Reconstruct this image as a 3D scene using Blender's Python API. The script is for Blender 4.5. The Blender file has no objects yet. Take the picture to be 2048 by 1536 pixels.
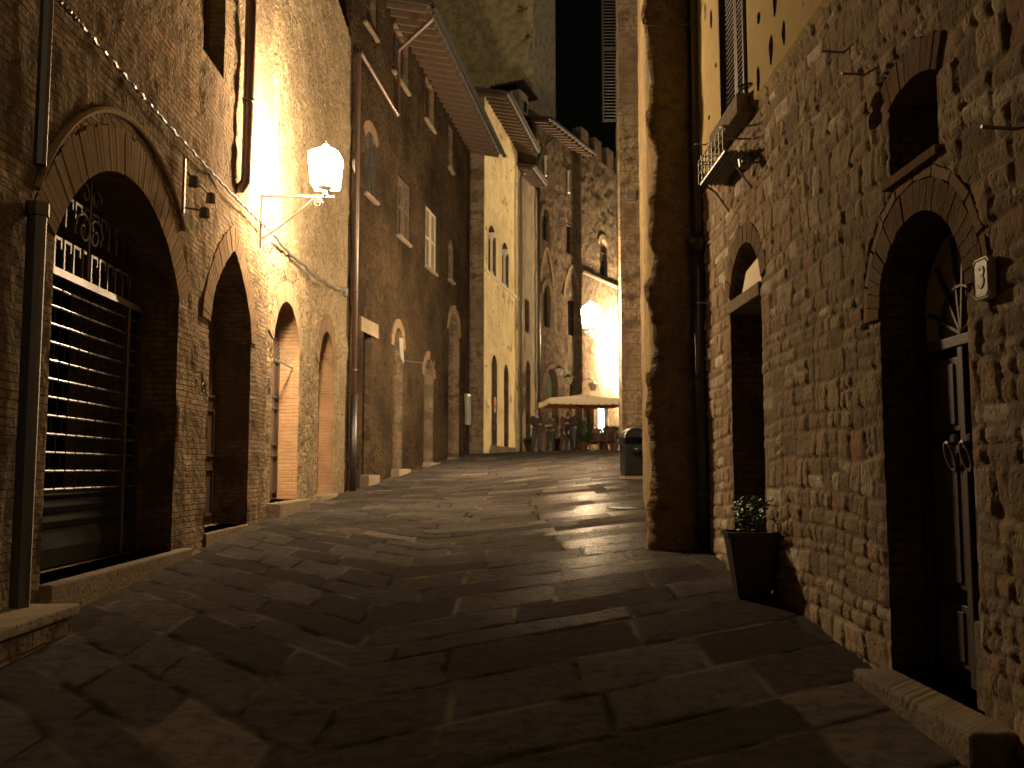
import bpy, math, random
import numpy as np
from mathutils import Vector, Matrix
random.seed(7)
RS = np.random.RandomState(11)
PI = math.pi
sc = bpy.context.scene
COL = sc.collection

# ------------------------------------------------------------------ camera numbers
F = 1900.0; EYE = 1.6; PITCH = math.atan(172 / F)
CP, SP = math.cos(PITCH), math.sin(PITCH)
def ray(px, py):
    x, y, z = (px - 1024) / F, 1.0, (768 - py) / F
    return (x, y * CP - z * SP, y * SP + z * CP)
def at(px, py, Y):
    r = ray(px, py); t = Y / r[1]
    return Vector((r[0] * t, Y, EYE + r[2] * t))

# ------------------------------------------------------------------ ground profile
_LY = [-6, 0, 7.4, 10.5, 14.8, 23.3, 30, 39, 50, 75]
_LZ = [-1.85, -1.58, -1.19, -1.02, -.78, -.52, -.02, .62, .90, 1.2]
_RY = [-6, 0, 5.7, 7.4, 10, 16, 22, 30, 39, 50, 75]
_RZ = [-1.95, -1.62, -1.2, -1.05, -.88, -.5, -.17, .30, .76, .98, 1.25]
def gz(x, y):
    t = np.clip((np.asarray(x) + 3.7) / 6.0, -.3, 1.3)
    l = np.interp(y, _LY, _LZ); r = np.interp(y, _RY, _RZ)
    return l * (1 - t) + r * t + EYE
def gzf(x, y): return float(gz(x, y))
def on_ground(px, py, y0=3, y1=80):
    best = None
    for y in np.linspace(y0, y1, 4000):
        p = at(px, py, y); d = p.z - gzf(p.x, y)
        if d < 0: return Vector((p.x, y, gzf(p.x, y)))
    return Vector((p.x, y, gzf(p.x, y)))

# ------------------------------------------------------------------ noise in numpy
def _h(i, j, s):
    n = (i.astype(np.int64) * 374761393 + j.astype(np.int64) * 668265263 + s * 974634777) & 0x7fffffff
    n = ((n ^ (n >> 13)) * 1274126177) & 0x7fffffff
    n = n ^ (n >> 16)
    return (n & 0xffff) / 65535.0
def vnoise(x, y, s=0):
    i = np.floor(x); j = np.floor(y); fx = x - i; fy = y - j
    fx = fx * fx * (3 - 2 * fx); fy = fy * fy * (3 - 2 * fy)
    a = _h(i, j, s); b = _h(i + 1, j, s); c = _h(i, j + 1, s); d = _h(i + 1, j + 1, s)
    return (a * (1 - fx) + b * fx) * (1 - fy) + (c * (1 - fx) + d * fx) * fy - .5
def fbm(x, y, s=0, o=4):
    r = 0; a = 1
    for k in range(o):
        r = r + a * vnoise(x * 2 ** k, y * 2 ** k, s + k); a *= .5
    return r
def masonry(u, z, seed, hmin=.055, hmax=.24, wmin=.08, wmax=.34, warp=.022, mort=.010):
    """irregular coursed rubble: returns relief in metres and three per-stone numbers"""
    rs = np.random.RandomState(seed)
    uu = u + warp * fbm(u * 3.1, z * 3.1, seed, 3) * 2
    zz = z + warp * fbm(u * 2.3 + 9, z * 2.3, seed + 5, 3) * 2.2 + .05 * np.sin(u * .9 + seed)
    hs = rs.uniform(hmin, hmax, 400); ze = np.concatenate([[-4], -4 + np.cumsum(hs)])
    row = np.clip(np.searchsorted(ze, zz) - 1, 0, 398)
    z0 = ze[row]; z1 = ze[row + 1]
    disp = np.zeros_like(u); r1 = np.zeros_like(u); r2 = np.zeros_like(u); mm = np.zeros_like(u)
    for r in np.unique(row):
        m = row == r; h = z1[m][0] - z0[m][0]
        n = 260; ws = rs.uniform(wmin, wmax, n) * (.7 + h * 2)
        ue = np.concatenate([[-14], -14 + np.cumsum(ws)])
        x = uu[m]; zz_ = zz[m]; c = np.clip(np.searchsorted(ue, x) - 1, 0, n - 1)
        a0 = ue[c]; a1 = ue[c + 1]; b0 = np.full_like(x, z0[m][0]); b1 = b0 + h
        idx = c * 4.0
        sp = _h(c.astype(float), np.full(c.shape, float(r)), seed + 3)
        if h > .17:
            sm = sp < .38; mid = b0 + h * (.35 + .3 * _h(c.astype(float), np.full(c.shape, float(r)), seed + 4))
            up = sm & (zz_ > mid); lo = sm & ~up
            b0 = np.where(up, mid, b0); b1 = np.where(lo, mid, b1); idx = idx + np.where(up, 1, 0)
            # the small stones are narrower too
            am = a0 + (a1 - a0) * (.35 + .3 * sp); s2 = sm & (a1 - a0 > .3); rt = s2 & (x > am)
            a0 = np.where(rt, am, a0); a1 = np.where(s2 & ~rt, am, a1); idx = idx + np.where(rt, 2, 0)
        d = np.minimum(np.minimum(x - a0, a1 - x), np.minimum(zz_ - b0, b1 - zz_))
        # rounded corners
        dx = np.minimum(x - a0, a1 - x); dz = np.minimum(zz_ - b0, b1 - zz_); q = .03
        cx = np.clip(q - dx, 0, q); cz = np.clip(q - dz, 0, q); d = np.where((cx > 0) & (cz > 0), q - np.hypot(cx, cz), d)
        R = np.full(c.shape, float(r)); ra = _h(idx, R, seed + 7); rb = _h(idx, R, seed + 8); rc = _h(idx, R, seed + 9)
        prof = np.clip((d - mort * .2) / .017, 0, 1); prof = prof * prof * (3 - 2 * prof)
        tilt = (rb - .5) * (x - (a0 + a1) / 2) * .12 + (rc - .5) * (zz_ - (b0 + b1) / 2) * .16
        disp[m] = prof * (.009 + .015 * ra + tilt) ; r1[m] = ra; r2[m] = rb; mm[m] = 1 - prof
    pit = fbm(u * 16, z * 16, seed + 20, 3); disp += (.010 * pit) * (1 - .5 * mm)
    disp += .02 * fbm(u * .8, z * .8, seed + 30, 2)
    return disp, r1, r2, mm

# ------------------------------------------------------------------ node helpers
class NT:
    def __init__(s, name):
        s.m = bpy.data.materials.new(name); s.m.use_nodes = True; s.t = s.m.node_tree; s.t.nodes.clear()
        s.out = s.n('ShaderNodeOutputMaterial'); s.b = s.n('ShaderNodeBsdfPrincipled')
        s.t.links.new(s.b.outputs[0], s.out.inputs[0])
    def n(s, typ, **k):
        nd = s.t.nodes.new(typ)
        for a, v in k.items(): setattr(nd, a, v)
        return nd
    def put(s, sock, v):
        if isinstance(v, bpy.types.NodeSocket): s.t.links.new(v, sock)
        elif isinstance(v, (tuple, list)):
            sock.default_value = tuple(v) + ((1,) if len(v) == 3 and len(sock.default_value) == 4 else ())
        else: sock.default_value = v
    def math(s, op, a, b=None, c=None, clamp=False):
        nd = s.n('ShaderNodeMath', operation=op); nd.use_clamp = clamp
        s.put(nd.inputs[0], a)
        if b is not None: s.put(nd.inputs[1], b)
        if c is not None: s.put(nd.inputs[2], c)
        return nd.outputs[0]
    def obj(s): return s.n('ShaderNodeTexCoord').outputs['Object']
    def sep(s, v):
        nd = s.n('ShaderNodeSeparateXYZ'); s.put(nd.inputs[0], v); return nd.outputs
    def comb(s, x, y, z=0.0):
        nd = s.n('ShaderNodeCombineXYZ'); s.put(nd.inputs[0], x); s.put(nd.inputs[1], y); s.put(nd.inputs[2], z); return nd.outputs[0]
    def noise(s, v, scale, detail=4, rough=.55, out=0, dist=0.0):
        nd = s.n('ShaderNodeTexNoise'); s.put(nd.inputs['Vector'], v); nd.inputs['Scale'].default_value = scale
        nd.inputs['Detail'].default_value = detail; nd.inputs['Roughness'].default_value = rough; nd.inputs['Distortion'].default_value = dist
        return nd.outputs[out]
    def voro(s, v, scale, feature='F1', out='Distance', rnd=1.0):
        nd = s.n('ShaderNodeTexVoronoi', feature=feature); s.put(nd.inputs['Vector'], v); nd.inputs['Scale'].default_value = scale
        nd.inputs['Randomness'].default_value = rnd
        return nd.outputs[out]
    def ramp(s, f, a, b, c0=(0, 0, 0), c1=(1, 1, 1)):
        nd = s.n('ShaderNodeValToRGB'); s.put(nd.inputs[0], f); e = nd.color_ramp.elements
        e[0].position = a; e[1].position = b; e[0].color = tuple(c0) + (1,); e[1].color = tuple(c1) + (1,)
        return nd.outputs[0]
    def mix(s, f, a, b, mode='MIX'):
        nd = s.n('ShaderNodeMix', data_type='RGBA', blend_type=mode); s.put(nd.inputs[0], f); s.put(nd.inputs[6], a); s.put(nd.inputs[7], b)
        return nd.outputs[2]
    def vadd(s, a, b):
        nd = s.n('ShaderNodeVectorMath', operation='ADD'); s.put(nd.inputs[0], a); s.put(nd.inputs[1], b); return nd.outputs[0]
    def vscale(s, a, k):
        nd = s.n('ShaderNodeVectorMath', operation='SCALE'); s.put(nd.inputs[0], a); nd.inputs['Scale'].default_value = k; return nd.outputs[0]
    def warp(s, v, scale, amt):
        c = s.noise(v, scale, 3, .6, out=1); nd = s.n('ShaderNodeVectorMath', operation='SUBTRACT'); s.put(nd.inputs[0], c); nd.inputs[1].default_value = (.5, .5, .5)
        return s.vadd(v, s.vscale(nd.outputs[0], amt))
    def brick(s, v, w, h, mort, c1=(0, 0, 0), c2=(1, 1, 1), offset=.5, smooth=.3, bias=0):
        nd = s.n('ShaderNodeTexBrick'); nd.offset = offset; s.put(nd.inputs['Vector'], v)
        nd.inputs['Scale'].default_value = 1; nd.inputs['Brick Width'].default_value = w; nd.inputs['Row Height'].default_value = h
        nd.inputs['Mortar Size'].default_value = mort; nd.inputs['Mortar Smooth'].default_value = smooth; nd.inputs['Bias'].default_value = bias
        s.put(nd.inputs['Color1'], c1); s.put(nd.inputs['Color2'], c2); s.put(nd.inputs['Mortar'], (.5, .5, .5))
        return nd.outputs
    def bump(s, h, dist, strength=1.0, normal=None):
        nd = s.n('ShaderNodeBump'); s.put(nd.inputs['Height'], h); nd.inputs['Distance'].default_value = dist; nd.inputs['Strength'].default_value = strength
        if normal is not None: s.put(nd.inputs['Normal'], normal)
        return nd.outputs[0]
    def fin(s, col, rough=.85, normal=None, metal=0.0, spec=.3):
        s.put(s.b.inputs['Base Color'], col); s.put(s.b.inputs['Roughness'], rough); s.b.inputs['Metallic'].default_value = metal
        s.put(s.b.inputs['Specular IOR Level'], spec)
        if normal is not None: s.put(s.b.inputs['Normal'], normal)
        return s.m
    def matte(s, col, normal, gloss=None, rough=None):
        d = s.n('ShaderNodeBsdfDiffuse'); s.put(d.inputs['Color'], col); s.put(d.inputs['Normal'], normal); d.inputs['Roughness'].default_value = .6; res = d.outputs[0]
        if gloss is not None:
            g = s.n('ShaderNodeBsdfGlossy'); g.inputs['Color'].default_value = (1, .95, .88, 1); s.put(g.inputs['Roughness'], rough); s.put(g.inputs['Normal'], normal)
            m = s.n('ShaderNodeMixShader'); s.put(m.inputs[0], gloss); s.t.links.new(res, m.inputs[1]); s.t.links.new(g.outputs[0], m.inputs[2]); res = m.outputs[0]
        s.t.nodes.remove(s.b); s.t.links.new(res, s.out.inputs[0]); return s.m
M = {}
def wallvec(t):
    o = t.sep(t.obj()); return t.comb(t.math('ADD', o[0], o[1]), o[2], 0.0)

def mat_brick(name, ca, cb, mortar, patch, patch_amt=.5, w=.27, h=.066, rubble=0.0):
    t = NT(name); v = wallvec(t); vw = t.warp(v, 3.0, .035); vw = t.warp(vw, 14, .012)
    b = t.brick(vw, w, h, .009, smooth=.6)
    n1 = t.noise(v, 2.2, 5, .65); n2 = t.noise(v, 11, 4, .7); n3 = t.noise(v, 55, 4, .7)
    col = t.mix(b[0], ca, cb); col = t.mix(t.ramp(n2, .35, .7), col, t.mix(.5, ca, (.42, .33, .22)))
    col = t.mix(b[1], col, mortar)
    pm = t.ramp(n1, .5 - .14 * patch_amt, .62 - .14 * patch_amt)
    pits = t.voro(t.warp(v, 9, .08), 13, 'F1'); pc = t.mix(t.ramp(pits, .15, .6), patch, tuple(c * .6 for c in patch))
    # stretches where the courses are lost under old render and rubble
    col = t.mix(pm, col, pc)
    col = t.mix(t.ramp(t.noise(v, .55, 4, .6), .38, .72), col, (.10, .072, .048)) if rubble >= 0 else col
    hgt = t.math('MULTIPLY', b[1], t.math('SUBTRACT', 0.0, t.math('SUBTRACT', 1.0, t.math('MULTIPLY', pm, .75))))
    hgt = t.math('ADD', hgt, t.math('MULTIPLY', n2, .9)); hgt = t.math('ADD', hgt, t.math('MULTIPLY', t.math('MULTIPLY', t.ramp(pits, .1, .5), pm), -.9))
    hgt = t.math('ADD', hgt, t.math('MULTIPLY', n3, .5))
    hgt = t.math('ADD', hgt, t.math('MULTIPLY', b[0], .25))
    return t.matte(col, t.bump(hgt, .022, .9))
def mat_rough(name, ca, cb, dark, scale=1.0, pitscale=7, depth=.03, stain=.4):
    """rubble and lost render: pitted, blotched"""
    t = NT(name); v = wallvec(t); vw = t.warp(t.warp(v, 4 * scale, .16), 17 * scale, .05)
    p = t.voro(vw, pitscale * scale); p2 = t.voro(vw, pitscale * 2.7 * scale); e = t.voro(vw, 3.1 * scale, 'DISTANCE_TO_EDGE')
    cc = t.voro(vw, 3.1 * scale, 'F1', 'Color'); n1 = t.noise(v, .8 * scale, 5, .6); n2 = t.noise(v, 9 * scale, 5, .7); n3 = t.noise(v, 50, 4, .7)
    col = t.mix(t.ramp(n2, .40, .60), ca, cb)
    col = t.mix(.4, col, t.mix(t.sep(cc)[0], ca, cb))
    col = t.mix(t.math('MULTIPLY', t.ramp(e, .0, .09, (1, 1, 1), (0, 0, 0)), t.math('MULTIPLY', t.ramp(n1, .48, .66), .5)), col, dark)
    col = t.mix(t.math('MULTIPLY', t.ramp(p, .05, .34, (1, 1, 1), (0, 0, 0)), .8), col, dark); col = t.mix(t.math('MULTIPLY', t.ramp(t.noise(v, 21, 4, .75), .52, .64), .6), col, dark)
    col = t.mix(t.math('MULTIPLY', t.ramp(t.noise(t.vadd(v, (7, 3, 0)), .45, 5, .65), .42, .68), stain), col, dark)
    h = t.math('ADD', t.math('MULTIPLY', t.ramp(p, .05, .45), .8), t.math('MULTIPLY', n2, 1.1))
    h = t.math('ADD', h, t.math('MULTIPLY', t.ramp(p2, .1, .5), .4)); h = t.math('ADD', h, t.math('MULTIPLY', n3, .4))
    h = t.math('ADD', h, t.math('MULTIPLY', t.ramp(e, 0, .12), t.math('MULTIPLY', t.ramp(n1, .48, .66), .5)))
    return t.matte(col, t.bump(h, depth, .85))
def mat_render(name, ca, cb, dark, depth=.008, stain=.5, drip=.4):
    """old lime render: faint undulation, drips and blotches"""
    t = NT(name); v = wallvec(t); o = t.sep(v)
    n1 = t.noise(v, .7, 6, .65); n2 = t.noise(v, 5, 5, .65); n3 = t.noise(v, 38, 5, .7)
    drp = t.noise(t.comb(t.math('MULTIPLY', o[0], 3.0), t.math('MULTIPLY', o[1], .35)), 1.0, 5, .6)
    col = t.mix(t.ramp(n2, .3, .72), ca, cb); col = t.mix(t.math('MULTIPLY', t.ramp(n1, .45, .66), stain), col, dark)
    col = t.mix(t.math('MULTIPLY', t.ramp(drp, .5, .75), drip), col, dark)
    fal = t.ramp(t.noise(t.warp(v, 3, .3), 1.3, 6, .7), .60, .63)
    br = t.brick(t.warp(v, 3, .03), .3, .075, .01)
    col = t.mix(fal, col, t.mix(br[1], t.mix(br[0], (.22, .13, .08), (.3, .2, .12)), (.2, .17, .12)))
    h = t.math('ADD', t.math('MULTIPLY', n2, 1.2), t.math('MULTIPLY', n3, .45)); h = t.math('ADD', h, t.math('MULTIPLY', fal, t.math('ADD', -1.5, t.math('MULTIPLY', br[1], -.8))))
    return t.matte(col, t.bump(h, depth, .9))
def mat_plain(name, col, rough=.6, metal=0.0, var=.3, nscale=9, bump=.002, spec=.4, dark=None):
    t = NT(name); v = t.obj(); n = t.noise(v, nscale, 5, .6); d = dark or tuple(c * .55 for c in col)
    c = t.mix(t.math('MULTIPLY', t.ramp(n, .35, .72), min(1, var * 2)), col, d)
    rg = t.math('ADD', rough - .08, t.math('MULTIPLY', n, .16)); bp = t.bump(t.noise(v, nscale * 5, 4, .6), bump, .6)
    if rough >= .33 and metal < .65: return t.matte(c, bp, .03 * spec / .4 + .12 * metal, rg)
    return t.fin(c, rg, bp, metal, spec)
def mat_dull(name, col): m = mat_plain(name, col, .85, 0, spec=.05); return m
def mat_emit(name, col, strength, inner=(.8, .8, .8)):
    t = NT(name); t.put(t.b.inputs['Base Color'], inner); t.put(t.b.inputs['Emission Color'], col); t.b.inputs['Emission Strength'].default_value = strength
    return t.m
def mat_stone():
    t = NT('coursed rubble stone'); v = wallvec(t); a = t.n('ShaderNodeAttribute', attribute_name='stone'); r = t.sep(a.outputs['Vector'])
    n2 = t.noise(v, 7, 5, .7); n3 = t.noise(v, 34, 5, .75); pit = t.voro(t.warp(v, 12, .05), 26)
    col = t.mix(r[0], (.155, .112, .07), (.33, .245, .15)); col = t.mix(t.ramp(r[1], .86, .9), col, (.25, .155, .095)); col = t.mix(t.ramp(r[1], .05, .08, (1, 1, 1), (0, 0, 0)), col, (.46, .38, .27))
    col = t.mix(t.math('MULTIPLY', t.ramp(t.noise(v, .7, 4, .6), .42, .62), .5), col, (.19, .14, .095)); col = t.mix(t.math('MULTIPLY', t.ramp(n2, .42, .62), .6), col, (.15, .11, .075)); col = t.mix(t.math('MULTIPLY', t.ramp(pit, .0, .28, (1, 1, 1), (0, 0, 0)), .55), col, (.08, .06, .045))
    col = t.mix(t.math('MULTIPLY', r[2], .75), col, t.mix(n2, (.24, .185, .13), (.10, .075, .055)))
    h = t.math('ADD', t.math('MULTIPLY', n3, .8), t.math('MULTIPLY', t.ramp(pit, .05, .4), .45)); h = t.math('ADD', h, t.math('MULTIPLY', n2, .6))
    return t.matte(col, t.bump(h, .014, .9))
def mat_ochre():
    t = NT('ochre lime render'); v = wallvec(t); o = t.sep(v)
    n1 = t.noise(v, .9, 5, .6); n2 = t.noise(v, 6, 5, .65); n3 = t.noise(v, 40, 4, .7)
    col = t.mix(t.ramp(n1, .38, .62), (.34, .24, .105), (.27, .20, .095)); col = t.mix(t.math('MULTIPLY', t.ramp(n2, .45, .7), .5), col, (.25, .18, .09))
    crack = t.ramp(t.voro(t.warp(v, 2, .5), .9, 'DISTANCE_TO_EDGE'), 0, .006, (1, 1, 1), (0, 0, 0))
    col = t.mix(t.math('MULTIPLY', crack, .35), col, (.28, .22, .14))
    # chipped oval patches
    chip = t.ramp(t.voro(t.comb(t.math('MULTIPLY', o[0], 1.0), t.math('MULTIPLY', o[1], .62)), 2.3), .12, .15, (1, 1, 1), (0, 0, 0)); chip = t.math('MULTIPLY', chip, t.ramp(t.noise(v, 1.7, 2), .46, .5))
    col = t.mix(chip, col, (.10, .075, .045))
    h = t.math('ADD', t.math('MULTIPLY', n2, .7), t.math('MULTIPLY', n3, .3)); h = t.math('ADD', h, t.math('MULTIPLY', chip, -2.2)); h = t.math('ADD', h, t.math('MULTIPLY', crack, -.5))
    return t.matte(col, t.bump(h, .009, .9))
def mat_paving():
    t = NT('worn paving slabs'); o = t.sep(t.obj()); X = o[0]; Y = o[1]; v = t.comb(X, Y)
    a = t.n('ShaderNodeAttribute', attribute_name='stone'); w = t.sep(a.outputs['Vector'])   # tone, polish, joint
    n1 = t.noise(v, 1.1, 4, .6); n2 = t.noise(v, 9, 5, .7); n3 = t.noise(v, 42, 4, .75)
    col = t.mix(w[0], (.029, .0245, .0215), (.060, .0505, .042)); col = t.mix(t.math('GREATER_THAN', w[0], .955), col, (.098, .079, .060))
    col = t.mix(t.math('MULTIPLY', t.ramp(n1, .36, .68), .45), col, (.026, .022, .019)); col = t.mix(t.math('MULTIPLY', t.ramp(n2, .46, .66), .6), col, (.018, .0155, .0135))
    col = t.mix(t.math('MULTIPLY', t.ramp(n3, .56, .70), .5), col, (.085, .069, .052))
    col = t.mix(t.math('MULTIPLY', w[2], .85), col, t.mix(t.ramp(n1, .40, .56), (.085, .068, .048), (.010, .008, .006)))
    h = t.math('ADD', t.math('MULTIPLY', n2, 1.0), t.math('MULTIPLY', n3, .35))
    lane = t.math('SUBTRACT', 1.0, t.math('MULTIPLY', t.math('ABSOLUTE', t.math('SUBTRACT', X, t.math('MULTIPLY_ADD', Y, .07, .1))), 1.15), clamp=True); lane = t.math('MULTIPLY', lane, t.math('MULTIPLY', t.math('SUBTRACT', Y, 6.0), .16, clamp=True), clamp=True)
    rg = t.math('ADD', .58, t.math('MULTIPLY', n2, .28)); rg = t.math('SUBTRACT', rg, t.math('MULTIPLY', lane, t.math('ADD', .12, t.math('MULTIPLY', w[1], .20))))
    return t.matte(col, t.bump(h, .012, .9), t.math('MULTIPLY', t.math('MULTIPLY', lane, t.math('MULTIPLY', t.ramp(n3, .42, .6), t.ramp(w[1], .2, .75))), .085), t.math('SUBTRACT', rg, .12))
def mat_tile():
    t = NT('terracotta'); v = t.obj(); n = t.noise(v, 5, 5, .6); c = t.mix(t.ramp(n, .3, .7), (.040, .026, .018), (.028, .020, .016)); c = t.mix(t.math('MULTIPLY', t.ramp(t.noise(v, 17, 3, .6), .5, .7), .5), c, (.13, .1, .07))
    return t.fin(c, .85, t.bump(t.noise(v, 30, 4, .6), .004, .8))
def mat_vous(name, a, b, c):
    t = NT(name); g = t.n('ShaderNodeNewGeometry').outputs['Random Per Island']; v = t.obj(); n = t.noise(v, 14, 4, .65)
    col = t.mix(g, a, b); col = t.mix(t.math('MULTIPLY', t.ramp(t.noise(v, 3, 4, .6), .4, .65), .7), col, c)
    return t.matte(t.mix(t.math('MULTIPLY', t.ramp(n, .45, .7), .5), col, c), t.bump(t.math('ADD', n, t.noise(v, 60, 3, .7)), .018, .9))
def mat_leaf(name, c0, c1):
    t = NT(name); n = t.noise(t.obj(), 6, 3, .6); return t.fin(t.mix(n, c0, c1), .6)

M['brickA'] = mat_brick('weathered brick and rubble', (.124, .066, .036), (.176, .116, .068), (.100, .076, .053), (.168, .124, .076), .55)
M['jambbrick'] = mat_brick('bare orange brick', (.42, .19, .08), (.46, .27, .13), (.33, .25, .16), (.36, .24, .13), -1.0)
M['darkjamb'] = mat_brick('dark reveal brick', (0.0960, 0.0540, 0.0330), (0.1200, 0.0780, 0.0480), (0.0840, 0.0660, 0.0480), (0.1020, 0.0780, 0.0510), .3)  # darker brick tone for the reveals and slit backs
M['vous'] = mat_vous('arch brick', (0.119, 0.071, 0.042), (0.171, 0.114, 0.068), (0.123, 0.090, 0.057))
M['vouspale'] = mat_vous('pale arch brick', (0.186, 0.118, 0.068), (0.236, 0.167, 0.102), (0.186, 0.143, 0.093))
M['roughB'] = mat_rough('pitted rubble render', (0.272, 0.208, 0.128), (0.162, 0.119, 0.072), (0.051, 0.038, 0.025), 1.0, 8, .07, .35)
M['roughC'] = mat_rough('patched brown render', (0.0655, 0.0437, 0.0242), (0.0379, 0.0253, 0.0149), (0.0138, 0.0103, 0.0080), .62, 9, .10, .85)
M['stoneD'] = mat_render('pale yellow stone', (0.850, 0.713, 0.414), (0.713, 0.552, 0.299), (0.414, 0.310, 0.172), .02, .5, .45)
M['stoneE'] = mat_render('grey and ochre render', (0.264, 0.224, 0.152), (0.208, 0.160, 0.104), (0.104, 0.088, 0.064), .012, .6, .6)
M['brickF'] = mat_brick('palace brick', (0.069, 0.043, 0.026), (0.080, 0.055, 0.034), (0.061, 0.047, 0.031), (0.075, 0.055, 0.034), .3)
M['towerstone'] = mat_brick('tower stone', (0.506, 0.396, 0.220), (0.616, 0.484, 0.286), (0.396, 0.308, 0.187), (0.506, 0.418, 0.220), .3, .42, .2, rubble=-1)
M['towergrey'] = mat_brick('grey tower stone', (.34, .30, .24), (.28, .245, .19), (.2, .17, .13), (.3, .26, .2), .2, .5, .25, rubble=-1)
M['stone'] = mat_stone(); M['ochre'] = mat_ochre(); M['paving'] = mat_paving(); M['tile'] = mat_tile()
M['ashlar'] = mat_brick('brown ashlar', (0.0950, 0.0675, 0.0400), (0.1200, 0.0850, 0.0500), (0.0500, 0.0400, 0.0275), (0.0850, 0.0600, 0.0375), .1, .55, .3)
M['pier'] = mat_rough('umber render', (0.2376, 0.1584, 0.0704), (0.1364, 0.1012, 0.0616), (0.0748, 0.0590, 0.0440), .8, 6, .06, .6)
M['flag'] = mat_rough('threshold stone', (0.221, 0.172, 0.117), (0.156, 0.120, 0.083), (0.072, 0.056, 0.039), 1.6, 9, .007, .6)
M['marble'] = mat_plain('pale marble', (.62, .55, .42), .6, var=.2)
M['iron'] = mat_plain('black iron', (0.0140, 0.0120, 0.0112), .5, .6, var=.3)
M['rust'] = mat_plain('rusty iron', (0.1320, 0.0660, 0.0360), .6, .3, var=.4)
M['zinc'] = mat_plain('grey zinc', (0.0300, 0.0300, 0.0280), .8, .0, spec=.1, var=.3)
M['steel'] = mat_plain('galvanised steel', (.16, .15, .135), .45, .7, var=.2); M['dull'] = mat_dull('dull iron', (.02, .018, .016)); M['panel'] = mat_dull('dark ribbed metal', (.022, .021, .019))
M['copper'] = mat_plain('reddish brown pipe', (0.0720, 0.0360, 0.0240), .45, .35, var=.35)
M['greypipe'] = mat_plain('grey pipe', (0.0750, 0.0600, 0.0475), .45, .2, var=.3)
M['ironpipe'] = mat_plain('dark cast iron pipe', (0.0113, 0.0090, 0.0081), .5, .3, var=.3)
M['wood'] = mat_plain('dark timber', (0.0450, 0.0248, 0.0144), .6, var=.4, nscale=6, bump=.004)
M['shutterw'] = mat_plain('brown painted shutter', (0.063, 0.043, 0.027), .5, var=.3, nscale=4)
M['shutterg'] = mat_plain('grey green shutter', (0.0210, 0.0198, 0.0150), .55, var=.3, nscale=4)
M['paleboard'] = mat_plain('pale boards', (0.3150, 0.2550, 0.1875), .6, var=.25, nscale=4)
M['doorpanel'] = mat_plain('worn pinkish door paint', (0.3150, 0.2310, 0.1820), .6, var=.3, nscale=3)
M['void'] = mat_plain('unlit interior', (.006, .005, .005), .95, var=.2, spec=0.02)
M['glass'] = mat_plain('dark glazing', (.02, .021, .022), .12, var=.2, spec=.6, bump=.0004)
M['blueglass'] = mat_plain('blue grey glazing', (.16, .21, .20), .25, var=.3, spec=.5, bump=.001)
M['greendoor'] = mat_plain('grey green paint', (.22, .27, .22), .5, var=.3, nscale=3)
M['cream'] = mat_plain('cream board', (.50, .39, .25), .7, var=.15)
M['canvas'] = mat_plain('beige canvas', (.78, .66, .50), .85, var=.12, bump=.002)
M['orangecanvas'] = mat_plain('orange canvas', (0.550, 0.260, 0.060), .85, var=.12)
M['bin'] = mat_plain('dark grey enamel', (.010, .011, .013), .30, .2, var=.2, spec=.35)
M['planter'] = mat_plain('dark brown planter', (0.0248, 0.0158, 0.0126), .45, var=.25)
M['soil'] = mat_plain('soil', (.04, .03, .02), .95)
M['clay'] = mat_plain('clay pot', (0.1280, 0.0600, 0.0336), .8, var=.25)
M['leaf'] = mat_leaf('leaves', (.025, .055, .018), (.06, .10, .035)); M['darkleaf'] = mat_leaf('hedge leaves', (.012, .035, .012), (.03, .06, .02))
M['skin'] = mat_plain('skin', (.26, .15, .10), .6, var=.1); M['hair'] = mat_plain('dark hair', (.035, .02, .012), .6)
M['navy'] = mat_plain('navy cloth', (.010, .011, .016), .85); M['blackc'] = mat_plain('black cloth', (.012, .012, .013), .85)
M['brownc'] = mat_plain('brown cloth', (.04, .025, .018), .85); M['jeans'] = mat_plain('grey denim', (.02, .022, .028), .85); M['redc'] = mat_plain('maroon cloth', (.05, .015, .015), .85)
M['whitec'] = mat_plain('white paper', (0.1540, 0.1375, 0.1100), .8); M['chair'] = mat_plain('red brown chair', (.11, .055, .05), .6)
M['bluepaint'] = mat_plain('blue paint', (.03, .10, .16), .6); M['ink'] = mat_plain('dark glaze', (0.0150, 0.0105, 0.0090), .4)
M['tilesign'] = mat_plain('cream ceramic', (0.288, 0.240, 0.162), .4, var=.15); M['redsign'] = mat_plain('orange sign paint', (0.390, 0.096, 0.018), .5)
M['timber'] = mat_plain('rafter timber', (0.0825, 0.0495, 0.0303), .7, var=.4)
LC = (1.0, .745, .45)
M['lamp1'] = mat_emit('lit lantern glass', LC, 1680)
M['lamp2'] = mat_emit('lit lantern glass far', LC, 1900)
M['lamp3'] = mat_emit('lit lantern glass farthest', LC, 12000)
M['shoplight'] = mat_emit('lit shop glazing', (.75, 1.0, .80), 9)
M['doorlight'] = mat_emit('lit doorway glazing', (.9, 1.0, .55), 2.2)
M['milk'] = mat_plain('milky lantern glass', (.45, .42, .34), .3, var=.1)

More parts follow.
